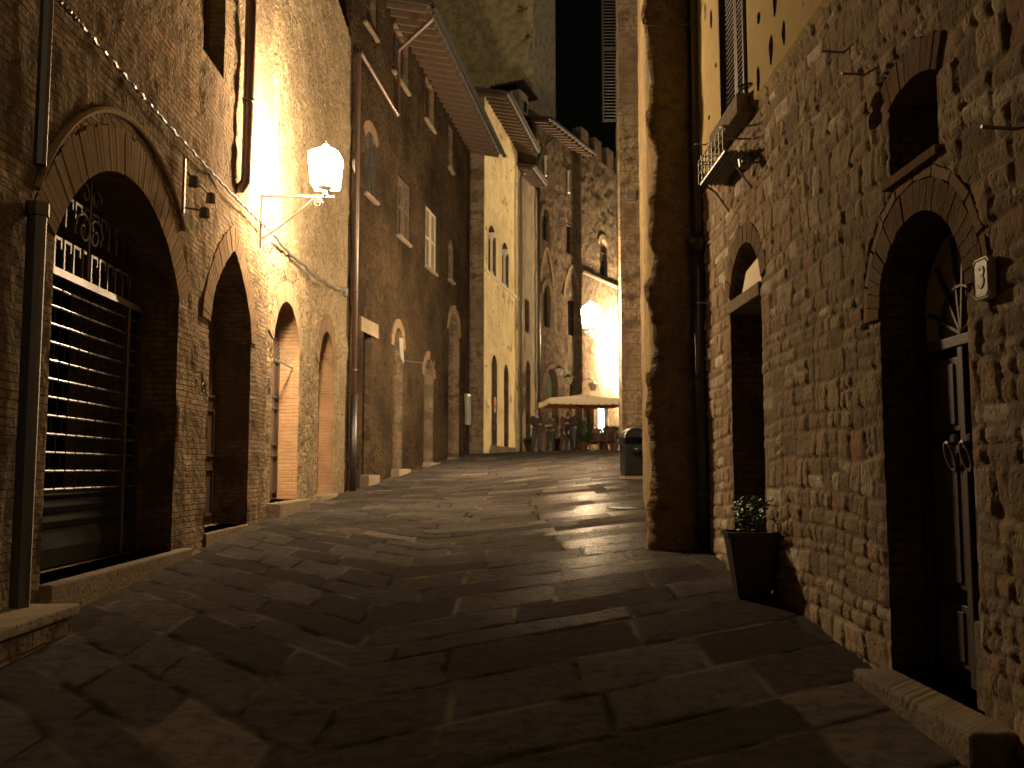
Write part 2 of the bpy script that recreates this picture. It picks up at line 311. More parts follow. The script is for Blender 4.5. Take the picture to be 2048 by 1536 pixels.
# ------------------------------------------------------------------ mesh builder
class MB:
    def __init__(s): s.v = []; s.f = []; s.m = []
    def add(s, vs, fs, mi=0):
        o = len(s.v); s.v += [tuple(v) for v in vs]; s.f += [tuple(i + o for i in f) for f in fs]; s.m += [mi] * len(fs); return s
    def box(s, c, d, mi=0, rz=0.0, ry=0.0, rx=0.0, taper=1.0):
        R = Matrix.Rotation(rz, 3, 'Z') @ Matrix.Rotation(ry, 3, 'Y') @ Matrix.Rotation(rx, 3, 'X'); vs = []
        for z in (-1, 1):
            k = taper if z > 0 else 1
            for x, y in ((-1, -1), (1, -1), (1, 1), (-1, 1)): vs.append(Vector(c) + R @ Vector((x * d[0] / 2 * k, y * d[1] / 2 * k, z * d[2] / 2)))
        return s.add(vs, [(3, 2, 1, 0), (4, 5, 6, 7), (0, 1, 5, 4), (1, 2, 6, 5), (2, 3, 7, 6), (3, 0, 4, 7)], mi)
    def b2(s, x0, x1, y0, y1, z0, z1, mi=0): return s.box(((x0 + x1) / 2, (y0 + y1) / 2, (z0 + z1) / 2), (abs(x1 - x0), abs(y1 - y0), abs(z1 - z0)), mi)
    def tube(s, pts, r, n=8, mi=0, cap=True):
        pts = [Vector(p) for p in pts]; k = len(pts); rr = r if isinstance(r, (list, tuple)) else [r] * k; vs = []
        up = None
        for i, p in enumerate(pts):
            d = (pts[min(i + 1, k - 1)] - pts[max(i - 1, 0)]).normalized()
            if up is None: up = Vector((0, 0, 1)) if abs(d.z) < .9 else Vector((1, 0, 0))
            a = d.cross(up)
            if a.length < 1e-4: a = d.orthogonal()
            a.normalize(); b = a.cross(d).normalized(); up = b
            for j in range(n): q = 2 * PI * j / n; vs.append(p + (a * math.cos(q) + b * math.sin(q)) * rr[i])
        fs = [(i * n + j, i * n + (j + 1) % n, (i + 1) * n + (j + 1) % n, (i + 1) * n + j) for i in range(k - 1) for j in range(n)]
        if cap: fs += [tuple(range(n - 1, -1, -1)), tuple((k - 1) * n + j for j in range(n))]
        return s.add(vs, fs, mi)
    def lathe(s, prof, c=(0, 0, 0), n=16, mi=0):
        vs = [(c[0] + r * math.cos(2 * PI * j / n), c[1] + r * math.sin(2 * PI * j / n), c[2] + z) for r, z in prof for j in range(n)]
        fs = [(i * n + j, i * n + (j + 1) % n, (i + 1) * n + (j + 1) % n, (i + 1) * n + j) for i in range(len(prof) - 1) for j in range(n)]
        fs += [tuple(range(n - 1, -1, -1)), tuple((len(prof) - 1) * n + j for j in range(n))]
        return s.add(vs, fs, mi)
    def prism(s, out, y0, y1, mi=0):
        """outline in the wall's own (u, z), given thickness from y0 to y1"""
        n = len(out); vs = [(u, y0, z) for u, z in out] + [(u, y1, z) for u, z in out]
        fs = [tuple(range(n)), tuple(range(2 * n - 1, n - 1, -1))] + [(i, i + n, (i + 1) % n + n, (i + 1) % n) for i in range(n)]
        return s.add(vs, fs, mi)
    def build(s, name, mats, parent=None, loc=None, rot=None, smooth=False, bevel=0.0):
        me = bpy.data.meshes.new(name); me.from_pydata(s.v, [], s.f); me.validate(); me.update()
        mats = mats if isinstance(mats, (list, tuple)) else [mats]
        for m in mats: me.materials.append(M[m])
        if len(mats) > 1 and len(me.polygons) == len(s.m): me.polygons.foreach_set('material_index', s.m)
        if smooth: me.polygons.foreach_set('use_smooth', [True] * len(me.polygons))
        o = bpy.data.objects.new(name, me); COL.objects.link(o)
        if parent is not None: o.parent = parent
        if loc is not None: o.location = loc
        if rot is not None: o.rotation_euler = rot
        if bevel:
            b = o.modifiers.new('bevel', 'BEVEL'); b.width = bevel; b.segments = 2; b.limit_method = 'ANGLE'
        return o
def tag(o, label=None, cat=None, group=None, kind=None):
    if label: o['label'] = label
    if cat: o['category'] = cat
    if group: o['group'] = group
    if kind: o['kind'] = kind
    return o
def empty(name, loc, rz=0.0, label=None, cat=None, group=None):
    o = bpy.data.objects.new(name, None); COL.objects.link(o); o.location = loc; o.rotation_euler = (0, 0, rz)
    return tag(o, label, cat, group)

# ------------------------------------------------------------------ wall frames: x to the right along the wall, y into it, z up
class Wall:
    def __init__(s, p0, p1, name, label, cat='house', **k):
        s.p = Vector(p0); d = Vector(p1) - s.p; s.L = d.length; s.e = d / s.L; s.a = math.atan2(s.e.y, s.e.x); s.n = Vector((-s.e.y, s.e.x))
        s.root = empty(name, (s.p.x, s.p.y, 0), s.a, label, cat, **k); s.ops = []
    def uv(s, px, py):
        r = ray(px, py); det = r[0] * -s.e.y + s.e.x * r[1]
        t = (s.p.x * -s.e.y + s.e.x * s.p.y) / det; x, y = r[0] * t, r[1] * t
        return (x - s.p.x) * s.e.x + (y - s.p.y) * s.e.y, EYE + r[2] * t
    def w(s, u, y, z): q = s.p + s.e * u + s.n * y; return Vector((q.x, q.y, z))
    def g(s, u): q = s.p + s.e * u; return gzf(q.x, q.y)
def outline(u0, u1, zb, zs, za, kind='round', n=14):
    uc, hw = (u0 + u1) / 2, (u1 - u0) / 2; pts = [(u0, zb), (u0, zs)]
    if kind == 'flat': return [(u0, zb), (u0, za), (u1, za), (u1, zb)]
    if kind == 'pointed':
        for i in range(1, n): q = i / n; pts.append((uc - hw * (1 - q ** 1.8) ** .9, zs + (za - zs) * q))
        pts.append((uc, za))
        for i in range(n - 1, 0, -1): q = i / n; pts.append((uc + hw * (1 - q ** 1.8) ** .9, zs + (za - zs) * q))
    elif za - zs < .85 * hw:
        h = za - zs; Rr = (hw * hw + h * h) / (2 * h); al = math.asin(hw / Rr)
        for i in range(1, 2 * n): q = -al + 2 * al * i / (2 * n); pts.append((uc + Rr * math.sin(q), za - Rr + Rr * math.cos(q)))
    else:
        for i in range(1, 2 * n): q = PI * (1 - i / (2 * n)); pts.append((uc + hw * math.cos(q), zs + (za - zs) * math.sin(q)))
    return pts + [(u1, zs), (u1, zb)]
def poly_sd(U, Z, poly):
    P = np.array(poly); n = len(P); best = np.full(U.shape, 1e9); bx = np.zeros_like(U); bz = np.zeros_like(U); ins = np.zeros(U.shape, bool)
    for i in range(n):
        a = P[i]; b = P[(i + 1) % n]; d = b - a; t = np.clip(((U - a[0]) * d[0] + (Z - a[1]) * d[1]) / (d @ d + 1e-12), 0, 1)
        x = a[0] + t * d[0]; z = a[1] + t * d[1]; q = np.hypot(U - x, Z - z); m = q < best
        best = np.where(m, q, best); bx = np.where(m, x, bx); bz = np.where(m, z, bz)
        c = ((a[1] > Z) != (b[1] > Z)); 
        with np.errstate(divide='ignore', invalid='ignore'): xi = a[0] + (Z - a[1]) / (b[1] - a[1] if b[1] != a[1] else 1e-9) * (b[0] - a[0])
        ins ^= c & (U < xi)
    return np.where(ins, -best, best), bx, bz
def facade(W, u0, u1, z0, z1, res, mats, kind='fbm', amp=.02, split=None, seed=1, back=6.0, name='wall', ragged=0.0):
    """wall sheet with real relief, its openings cut out and their reveals; mats = [wall, reveal, (upper)]"""
    nu = max(2, int((u1 - u0) / res)) + 1; nz = max(2, int((z1 - z0) / res)) + 1
    U, Z = np.meshgrid(np.linspace(u0, u1, nu), np.linspace(z0, z1, nz), indexing='ij')
    fade = np.ones_like(U); sds = []
    for o in W.ops:
        ui = (U > min(p[0] for p in o['out']) - .6) & (U < max(p[0] for p in o['out']) + .6)
        sd = np.full(U.shape, 9.0); bx = U.copy(); bz = Z.copy(); r = poly_sd(U[ui], Z[ui], o['out']); sd[ui] = r[0]; bx[ui] = r[1]; bz[ui] = r[2]
        sn = np.abs(sd) < res * .71; U = np.where(sn, bx, U); Z = np.where(sn, bz, Z); sd = np.where(sn, 0, sd); sds.append(sd)
        fade *= np.clip(sd / .05, 0, 1)
    r1 = r2 = mm = None; flat = np.zeros(U.shape, bool)
    for o, sd in zip(W.ops, sds): flat |= (sd < o.get('ring', 0)) & (Z > o['zs'] - .03)
    if kind == 'stone': D, r1, r2, mm = masonry(U, Z, seed)
    elif kind == 'fbm': D = amp * (fbm(U * 1.1, Z * 1.1, seed, 3) + .5 * fbm(U * 6, Z * 6, seed + 9, 3)); 
    if split is not None:
        up = Z > split; D = np.where(up, .045 + .004 * fbm(U * 2, Z * 2, 5, 2), D)
    edge = np.minimum(np.minimum(U - u0, u1 - U) / .03, 1); D = np.where(flat, -.012, D * np.clip(edge, 0, 1) * (.25 + .75 * fade))
    V = np.stack([U, -D, Z], -1).reshape(-1, 3)
    I = np.arange(nu * nz).reshape(nu, nz); q = np.stack([I[:-1, :-1], I[1:, :-1], I[1:, 1:], I[:-1, 1:]], -1).reshape(-1, 4)
    keep = np.ones(len(q), bool)
    for o, sd in zip(W.ops, sds):
        s = sd.reshape(-1)[q]; keep &= ~((s <= 1e-6).all(1) & (s.min(1) < -1e-6)); 
        cu = V[q][:, :, 0].mean(1); cz = V[q][:, :, 2].mean(1); c = poly_sd(cu, cz, o['out'])[0]; keep &= c > 0
    q = q[keep]; mi = np.zeros(len(q), int)
    if split is not None: mi[V[q][:, :, 2].mean(1) > split] = 2
    vs = V.tolist(); fs = q.tolist(); mi = mi.tolist()
    def addq(pts, m):
        k = len(vs); vs.extend([list(p) for p in pts]); fs.append([k, k + 1, k + 2, k + 3]); mi.append(m)
    for o in W.ops:
        out = o['out']; d = o['depth']; n = len(out)
        for i in range(n):
            a, b = out[i], out[(i + 1) % n]; addq([(a[0], 0.0, a[1]), (b[0], 0.0, b[1]), (b[0], d, b[1]), (a[0], d, a[1])], 1 if o.get('rm') is None else o['rm'])
    for u in (u0, u1):
        for k in range(int((z1 - z0) / .5) + 1):
            za = z0 + k * .5; zb = min(z1, za + .5)
            if zb > za: addq([(u, 0, za), (u, back, za), (u, back, zb), (u, 0, zb)], 0)
    addq([(u0, 0, z1), (u1, 0, z1), (u1, back, z1), (u0, back, z1)], 0)
    addq([(u0, back, z0), (u1, back, z0), (u1, back, z1), (u0, back, z1)], 0)
    me = bpy.data.meshes.new(name); me.from_pydata(vs, [], fs)
    for m in mats: me.materials.append(M[m])
    me.polygons.foreach_set('material_index', mi)
    sm = np.zeros(len(fs), bool); sm[:len(q)] = True; me.polygons.foreach_set('use_smooth', sm)
    if r1 is not None:
        at_ = me.attributes.new('stone', 'FLOAT_VECTOR', 'POINT'); buf = np.zeros((len(vs), 3), np.float32); buf[:, 0] = .4; buf[:, 1] = .4
        buf[:nu * nz] = np.stack([r1, r2, mm], -1).reshape(-1, 3)
        # reveal and return faces get stones of their own from their height
        for i in range(nu * nz, len(vs)): buf[i] = (.35 + .3 * ((i * 7919) % 97) / 97, .5, .1)
        at_.data.foreach_set('vector', buf.reshape(-1))
    me.update(); ob = bpy.data.objects.new(name, me); COL.objects.link(ob); ob.parent = W.root
    return ob
def opening(W, xl, xr, ym, apex, base, rise=.5, kind='round', depth=.35, rm=None, zb=None):
    u0 = W.uv(xl, ym)[0]; u1 = W.uv(xr, ym)[0]; za = W.uv(*apex)[1]; zb_ = W.uv(*base)[1] if zb is None else zb
    hw = (u1 - u0) / 2; zs = za - rise * (1 if kind != 'auto' else 0)
    if kind == 'flat': zs = za
    o = dict(out=outline(u0, u1, zb_, zs, za, kind), depth=depth, u0=u0, u1=u1, zb=zb_, zs=zs, za=za, rm=rm, kind=kind); W.ops.append(o); return o
def ring(W, o, th, n, mat='vous', proud=.006, jit=.007, name='brick_arch'):
    """voussoirs set round the head of an opening"""
    P = [Vector(p) for p in outline(o['u0'], o['u1'], o['zb'], o['zs'], o['za'], 'round' if o['kind'] == 'flat' else o['kind'], 40)][1:-1]
    if o['kind'] == 'flat': return
    L = [0]
    for a, b in zip(P, P[1:]): L.append(L[-1] + (b - a).length)
    def pt(s):
        s = max(0, min(L[-1], s)); i = max(1, min(len(P) - 1, int(np.searchsorted(L, s)))); t = (s - L[i - 1]) / max(1e-9, L[i] - L[i - 1]); return P[i - 1].lerp(P[i], t)
    m = MB(); n = int(L[-1] / (.068 if th > .1 else .24)) + 1
    for k in range(n):
        s0 = L[-1] * (k + .04) / n; s1 = L[-1] * (k + .96) / n; a, b = pt(s0), pt(s1); e = .02
        da = pt(s0 + e) - pt(s0 - e); db = pt(s1 + e) - pt(s1 - e); na = Vector((-da.y, da.x)).normalized(); nb = Vector((-db.y, db.x)).normalized()
        if abs(nb.x) < 1e-6 and nb.y < 0: nb = -nb
        t2 = th * random.uniform(.93, 1.03); pr = -proud - random.uniform(0, jit)
        m.prism([tuple(a), tuple(a + na * t2), tuple(b + nb * t2), tuple(b)], pr, .03)
    return m.build(name, mat, W.root)
def leaf_door(W, o, y, mat, name='door', panels=2, handle=True, leafs=2):
    u0, u1 = o['u0'], o['u1']; r = MB().prism(outline(u0 - .02, u1 + .02, o['zb'] - .05, o['zs'], o['za'] + .02, o['kind']), y, y + .06).build(name, mat, W.root)
    m = MB(); w = (u1 - u0) / leafs
    for l in range(leafs):
        for k in range(panels):
            z0 = o['zb'] + .12 + k * (o['zs'] - o['zb'] - .1) / panels; z1 = o['zb'] + (k + 1) * (o['zs'] - o['zb'] - .1) / panels - .04
            a, b = u0 + l * w + .09, u0 + (l + 1) * w - .09
            for q in ((a, b, z0, z0 + .04), (a, b, z1 - .04, z1), (a, a + .04, z0 + .04, z1 - .04), (b - .04, b, z0 + .04, z1 - .04)): m.b2(q[0], q[1], y - .025, y - .001, q[2], q[3])
    m.b2((u0 + u1) / 2 - .012, (u0 + u1) / 2 + .012, y - .03, y - .001, o['zb'], o['zs'])
    m.build('panel_moulding', mat, r)
    if handle: MB().tube([((u0 + u1) / 2 - .09 + .05 * math.cos(q), y - .04, o['zb'] + 1.05 + .05 * math.sin(q)) for q in np.linspace(0, 2 * PI, 13)], .009, 6).build('handle', 'iron', r)
    return r
def pane_fill(W, o, y, frame='wood', glass='glass', bars=(1, 2), name='window'):
    u0, u1, z0, z1 = o['u0'], o['u1'], o['zb'], o['za']; m = MB(); t = .05
    r = empty_part(name, W.root)
    m.b2(u0, u0 + t, y, y + .05, z0, z1); m.b2(u1 - t, u1, y, y + .05, z0, z1); m.b2(u0 + t, u1 - t, y + .002, y + .048, z0, z0 + t); m.b2(u0 + t, u1 - t, y + .002, y + .048, z1 - t, z1)
    for i in range(1, bars[0] + 1): u = u0 + (u1 - u0) * i / (bars[0] + 1); m.b2(u - .02, u + .02, y + .005, y + .045, z0 + t, z1 - t)
    for i in range(1, bars[1] + 1): z = z0 + (z1 - z0) * i / (bars[1] + 1); m.b2(u0 + t, u1 - t, y + .01, y + .04, z - .015, z + .015)
    m.build('frame', frame, r)
    MB().b2(u0, u1, y + .055, y + .065, z0, z1).build('pane', glass, r)
    return r
def empty_part(name, parent):
    o = bpy.data.objects.new(name, None); COL.objects.link(o); o.parent = parent; return o
def louvre(parent, u0, u1, z0, z1, y, mat='shutterw', pitch=.055, leafs=2, name='shutter'):
    """a closed pair of louvred shutters, each leaf a mesh"""
    w = (u1 - u0) / leafs
    for l in range(leafs):
        a, b = u0 + l * w + .004, u0 + (l + 1) * w - .004; m = MB(); t = .05
        m.b2(a, a + t, y - .02, y + .02, z0, z1); m.b2(b - t, b, y - .02, y + .02, z0, z1)
        for z in (z0, (z0 + z1) / 2 - t / 2, z1 - t): m.b2(a + t, b - t, y - .018, y + .018, z, z + t)
        z = z0 + t + .02
        while z < z1 - t - .01:
            if abs(z - (z0 + z1) / 2) > .04: m.box(((a + b) / 2, y, z), (b - a - 2 * t, .045, .012), rx=.75)
            z += pitch
        m.build(name, mat, parent)
def sill(W, u0, u1, z, mat='flag', d=.10, h=.07): return MB().b2(u0 - .08, u1 + .08, -d, .12, z - h, z).build('sill', mat, W.root)
def step(W, u0, u1, zt, out=.3, h=.5, mat='flag', name='doorstep'):
    return MB().b2(u0, u1, -out, .4, zt - h, zt).build(name, mat, W.root, bevel=.02)
def eave(W, u0, u1, zt, over=1.1, spacing=.42, gutter='zinc', slope=.22, raft='timber', depth=5.0, tiles=True, gname='gutter'):
    m = MB(); n = int((u1 - u0) / spacing)
    for k in range(n + 1):
        u = u0 + .08 + k * (u1 - u0 - .16) / n; L = over + .6; m.box((u, -over / 2 + .3, zt - .10 + (.3 - over / 2) * slope), (.10, L, .17), rx=math.atan(slope))
    m.build('rafters', raft, W.root)
    s = MB(); ys = [-over - .1, 0, depth]; 
    def zz(y): return zt + y * slope + .0
    s.add([(u0 - .1, -over - .1, zz(-over - .1)), (u1 + .1, -over - .1, zz(-over - .1)), (u1 + .1, depth, zz(depth)), (u0 - .1, depth, zz(depth)),
           (u0 - .1, -over - .1, zz(-over - .1) + .06), (u1 + .1, -over - .1, zz(-over - .1) + .06), (u1 + .1, depth, zz(depth) + .06), (u0 - .1, depth, zz(depth) + .06)],
          [(3, 2, 1, 0), (4, 5, 6, 7), (0, 1, 5, 4), (1, 2, 6, 5), (2, 3, 7, 6), (3, 0, 4, 7)])
    roof = s.build('roof', 'tile', W.root)
    if tiles:
        t = MB(); k = 0; u = u0
        while u < u1:
            t.tube([(u, -over - .16, zz(-over - .16) + .09), (u, depth, zz(depth) + .09)], [.085, .075], 8); u += .2
        t.build('roof_tiles', 'tile', roof)
    if gutter:
        g = MB(); r = .085; c = (-over - .2, zz(-over - .2) - .02); n = 8; vs = []
        for u in (u0 - .1, u1 + .1):
            for rr in (r, r - .012):
                for j in range(n + 1): q = PI + PI * j / n; vs.append((u, c[0] + rr * math.cos(q), c[1] + rr * math.sin(q)))
        k = n + 1; fs = []
        for j in range(n):
            fs += [(j, j + 1, 2 * k + j + 1, 2 * k + j), (k + j + 1, k + j, 3 * k + j, 3 * k + j + 1), (j, k + j, k + j + 1, j + 1), (2 * k + j, 2 * k + j + 1, 3 * k + j + 1, 3 * k + j)]
        fs += [(0, 2 * k, 3 * k, k), (n, k + n, 3 * k + n, 2 * k + n)]
        g.add(vs, fs); g.build(gname, gutter, W.root)

# ================================================================== SETTING: ground
def slabs(X, Y):
    """chevron courses of long slabs: relief, tone, polish and joint at every point"""
    x = X + .03 * fbm(X * .8, Y * .8, 41, 3) + .012 * fbm(X * 7, Y * 7, 42, 2); y = Y + .035 * fbm(X * .8 + 5, Y * .8, 43, 3) + .012 * fbm(X * 7, Y * 7, 44, 2)
    a = x + 1.0; lf = a < 0; c = y + a * np.where(lf, 1.15, -.60); cosn = np.where(lf, .656, .857)
    # courses of uneven depth
    rs = np.random.RandomState(5); e = np.cumsum(rs.uniform(.42, .78, 900)) - 20; row = np.clip(np.searchsorted(e, c) - 1, 0, 898); c0 = e[row]; c1 = e[row + 1]; R = row.astype(float)
    L = .85 + .8 * _h(R, R * 0, 50 + 0); al = a / cosn + _h(R, R * 0 + 1, 51) * 1.3; q = al / L; k = np.floor(q)
    jj = lambda kk: (_h(kk, R, 52) - .5) * .34
    lo = k + jj(k); hi = k + 1 + jj(k + 1); m = q < lo; k = np.where(m, k - 1, k); m2 = q > hi; k = np.where(m2, k + 1, k); lo = k + jj(k); hi = k + 1 + jj(k + 1)
    dx = np.minimum(q - lo, hi - q) * L; dy = np.minimum(c - c0, c1 - c) * cosn; d = np.minimum(dx, dy)
    r0 = _h(k, R, 60); r1 = _h(k, R, 61); r2 = _h(k, R, 62); r3 = _h(k, R, 63)
    jw = .006 + .008 * _h(R, k * 0, 64); prof = np.clip((d - jw) / .022, 0, 1); prof = prof * prof * (3 - 2 * prof)
    tilt = (r1 - .5) * (q - (lo + hi) / 2) * L * .035 + (r2 - .5) * (c - (c0 + c1) / 2) * .06
    # flaked steps inside a slab
    fl = fbm(X * 2.2 + r0 * 9, Y * 3.0, 70, 4); step = .005 * (np.clip(fl * 14, -1, 1)) * (r3 > .45)
    D = prof * (.006 + .005 * (r3 - .5) + .42 * tilt + .5 * step) + .0035 * fbm(X * 7, Y * 9, 71, 3) 
    return D, r0, r3, 1 - prof
def build_ground():
    xs = np.concatenate([np.linspace(-60, -6, 12, endpoint=False), np.linspace(-6, -4.4, 12, endpoint=False), np.linspace(-4.4, 3.0, 330, endpoint=False), np.linspace(3.0, 12, 30, endpoint=False), np.linspace(12, 60, 12)])
    ys = [-12.0, -6, -2, 0, 1, 2]; y = 3.0
    while y < 90: ys.append(y); y += max(.022, .0030 * y)
    ys += [110, 150, 220, 300]; ys = np.array(ys)
    X, Y = np.meshgrid(xs, ys, indexing='ij'); D, r0, r3, jn = slabs(X, Y)
    Z = gz(X, np.clip(Y, -6, 75)) + .016 * fbm(X * 1.0, Y * 1.0, 3, 2) + D - .004
    V = np.stack([X, Y, Z], -1).reshape(-1, 3); I = np.arange(len(xs) * len(ys)).reshape(len(xs), len(ys))
    q = np.stack([I[:-1, :-1], I[1:, :-1], I[1:, 1:], I[:-1, 1:]], -1).reshape(-1, 4)
    me = bpy.data.meshes.new('street_paving'); me.from_pydata(V.tolist(), [], q.tolist()); me.polygons.foreach_set('use_smooth', [True] * len(q)); me.materials.append(M['paving'])
    at_ = me.attributes.new('stone', 'FLOAT_VECTOR', 'POINT'); at_.data.foreach_set('vector', np.stack([r0, r3, jn], -1).astype(np.float32).reshape(-1))
    o = bpy.data.objects.new('street_paving', me); COL.objects.link(o); o['kind'] = 'structure'
build_ground()

# ================================================================== LEFT SIDE
def LX(d): return -3.5 - .02579 * d
def split_wall(d0, d1, *a, **k): return Wall((LX(d0), d0), (LX(d1), d1), *a, **k)
dB = 14.95
WA = split_wall(-3.0, dB, 'brick_house', 'tall brick house with a wide shop arch behind a metal grille, nearest on the left', 'house')
WB = split_wall(dB, 23.3, 'rendered_house', 'rough pitted house wall just past the bracket lamp, with two narrow arched doorways', 'house')

# --- brick house
oS = opening(WA, 97, 353, 760, (216, 322), (85, 1168), .95, 'round', 1.3, 1)
o2 = opening(WA, 416, 499, 800, (464, 497), (402, 1068), 1.15, 'pointed', .55, 1)
wn = opening(WA, 407, 450, 60, (420, -330), (428, 130), .3, 'flat', .3, 1)
oS['ring'] = .42; o2['ring'] = .34
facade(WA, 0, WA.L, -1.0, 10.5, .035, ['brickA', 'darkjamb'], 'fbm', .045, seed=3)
ring(WA, oS, .42, 46, 'vous'); ring(WA, o2, .34, 40, 'vous')
# thin projecting brick label over the big arch
lab = outline(oS['u0'] - .52, oS['u1'] + .52, oS['zs'] - .1, oS['zs'] - .05, oS['za'] + .55, 'round', 24)[1:-1]
MB().tube([(u, -.03, z) for u, z in lab[3:-9]], .03, 6).build('hood_mould', 'vouspale', WA.root)
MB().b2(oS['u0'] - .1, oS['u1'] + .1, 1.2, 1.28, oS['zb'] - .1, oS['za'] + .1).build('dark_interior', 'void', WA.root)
step(WA, oS['u0'] - .02, oS['u1'] + .45, oS['zb'], .10, .7)
step(WA, o2['u0'] - .02, o2['u1'] + .02, o2['zb'], .03, .5)
leaf_door(WA, o2, .5, 'wood', panels=3)
MB().prism(outline(wn['u0'], wn['u1'], wn['zb'], wn['zs'], wn['za'], 'flat'), .28, .3).build('window_pane', 'glass', WA.root)
pf = pane_fill(WA, wn, .2, 'wood', 'glass', (1, 3))
# shop grille
gr = empty_part('shop_grille', WA.root); y = .42; u0, u1 = oS['u0'], oS['u1']
ztr = oS['zb'] + (WA.uv(108, 505)[1] - oS['zb'])
m = MB(); m.b2(u0, u1, y - .05, y + .05, ztr, ztr + .07); m.b2(u0, u0 + .05, y - .03, y + .03, oS['zb'], ztr); m.b2(u1 - .05, u1, y - .03, y + .03, oS['zb'], ztr); um = u0 + (u1 - u0) * .86; m.b2(um - .03, um + .03, y - .035, y + .035, oS['zb'], ztr)
m.build('grille_frame', 'iron', gr)
zsol = oS['zb'] + .72; mv = MB(); m = MB(); z = zsol; k = 0
while z < ztr - .05:
    u = u0 + .05; w = .21
    while u < u1 - .06:
        e = min(u + w - .02, u1 - .055); m.tube([(u + .008, y, z + .0), (e, y, z + .0)], .0115, 6); u += w
    for j in range(int((u1 - u0 - .1) / w) + 1):
        uu = u0 + .05 + j * w + (w / 2 if k % 2 else 0)
        if uu < u1 - .05: mv.tube([(uu, y, z), (uu, y, min(z + .165, ztr))], .005, 5)
    z += .165; k += 1
m.add(mv.v, mv.f, 1); m.build('roller_grille', ['steel', 'dull'], gr)
m = MB(); z = oS['zb'] + .02; k = 0
while z < zsol - .04:
    h = .34 if k == 0 else .12; h = min(h, zsol - z - .02); m.add([(u0 + .05, y + .02, z), (u1 - .05, y + .02, z), (u1 - .05, y - .015, z + h * .5), (u0 + .05, y - .015, z + h * .5), (u0 + .05, y + .02, z + h), (u1 - .05, y + .02, z + h), (u0 + .05, y + .04, z), (u1 - .05, y + .04, z), (u0 + .05, y + .04, z + h), (u1 - .05, y + .04, z + h)], [(0, 1, 2, 3), (3, 2, 5, 4), (6, 8, 9, 7), (4, 5, 9, 8), (0, 6, 7, 1), (0, 3, 4, 8, 6), (1, 7, 9, 5, 2)]); z += h + .012; k += 1
m.build('shutter_slats', 'panel', gr)
# fan grille above the transom: stepped bars and a scroll
m = MB(); uc = (u0 + u1) / 2; hw = (u1 - u0) / 2; u = u0 + .1; k = 0
while u < u1 - .08:
    top = oS['zs'] + (oS['za'] - oS['zs']) * math.sqrt(max(0, 1 - ((u - uc) / hw) ** 2)) if True else 0
    for zr in (0, .42):
        a = ztr + .07 + zr; b = min(a + .30, top)
        if b > a + .1:
            m.box((u, y, (a + b) / 2), (.028, .028, b - a)); m.box((u + .07, y, b - .014), (.12, .026, .028)); 
            if b + .06 < top: m.box((u + .13, y, b - .05), (.026, .027, .10))
    u += .2
m.build('fan_bars', 'iron', gr)
m = MB()
for s in (-1, 1):
    for (r0, cz, turns) in ((.18, ztr + .55, 1.6), (.12, ztr + .9, 1.3)):
        pts = [(uc + s * (.13 + r0 * (1 - q / (turns * 2 * PI)) * math.cos(q)) , y - .04, cz + r0 * (1 - q / (turns * 2 * PI)) * math.sin(q)) for q in np.linspace(0, turns * 2 * PI * .85, 26)]
        m.tube(pts, .013, 6)
m.tube([(uc, y - .04, ztr + .1), (uc, y - .04, ztr + 1.2)], .014, 6); m.build('scrollwork', 'iron', gr)

# --- rough rendered house
o3 = opening(WB, 544, 597, 800, (567, 597), (546, 1005), .8, 'round', .42, 1)
o4 = opening(WB, 636, 667, 830, (648, 658), (640, 990), .8, 'round', .40, 1)
wB = opening(WB, 546, 558, 230, (550, 150), (550, 305), .1, 'flat', .3, 1)
o3['ring'] = .36; o4['ring'] = .40
facade(WB, 0, WB.L, -1.0, 12.5, .045, ['roughB', 'jambbrick'], 'fbm', .07, seed=8)
ring(WB, o3, .36, 34, 'vouspale'); ring(WB, o4, .40, 30, 'vous')
leaf_door(WB, o3, .36, 'wood', panels=3); leaf_door(WB, o4, .34, 'wood', panels=3)
step(WB, o3['u0'] - .25, o3['u1'] + .2, o3['zb'], .22, .5); step(WB, o4['u0'] - .1, o4['u1'] + .1, o4['zb'], .12, .4)
pane_fill(WB, wB, .2, 'wood', 'glass', (0, 2))
# spiked fan over the first doorway
m = MB()
for k in range(9): a = -.5 + k * .17; m.tube([(o3['u0'] + .2 + k * .19, .12, o3['zs'] - .25), (o3['u0'] + .2 + k * .19 + .03, -.03, o3['zs'] - .02)], [.012, .003], 5)
m.tube([(o3['u0'], .12, o3['zs'] - .25), (o3['u1'] - .02, .12, o3['zs'] - .25)], .014, 6); m.build('spiked_rail', 'steel', WB.root)
# --- copper downpipe on the brick house ending above the lamp
u, z = WA.uv(474, 372); m = MB(); m.tube([(u, .03, z - .02), (u, -.05, z - .03), (u, -.12, z + .06), (u, -.13, z + .2), (u, -.13, 10.4)], .075, 10)
for zz in (z + 1.2, z + 3.2): m.tube([(u, -.13, zz), (u, -.13, zz + .05)], .088, 10)
m.build('downpipe', 'copper', WA.root, smooth=True)
# --- pipes at the very left of the brick house
u, _ = WA.uv(30, 800); m = MB(); ztop = WA.uv(38, 400)[1]; m.tube([(u, -.1, WA.g(u)), (u, -.1, ztop)], .07, 10); m.tube([(u, -.1, ztop - .1), (u, -.1, ztop)], .085, 10); m.build('downpipe', 'ironpipe', WA.root)
u2, z2 = WA.uv(58, 330); m = MB(); m.tube([(u2, -.08, z2), (u2, -.08, 10.4)], .05, 8); m.build('conduit', 'ironpipe', WA.root)
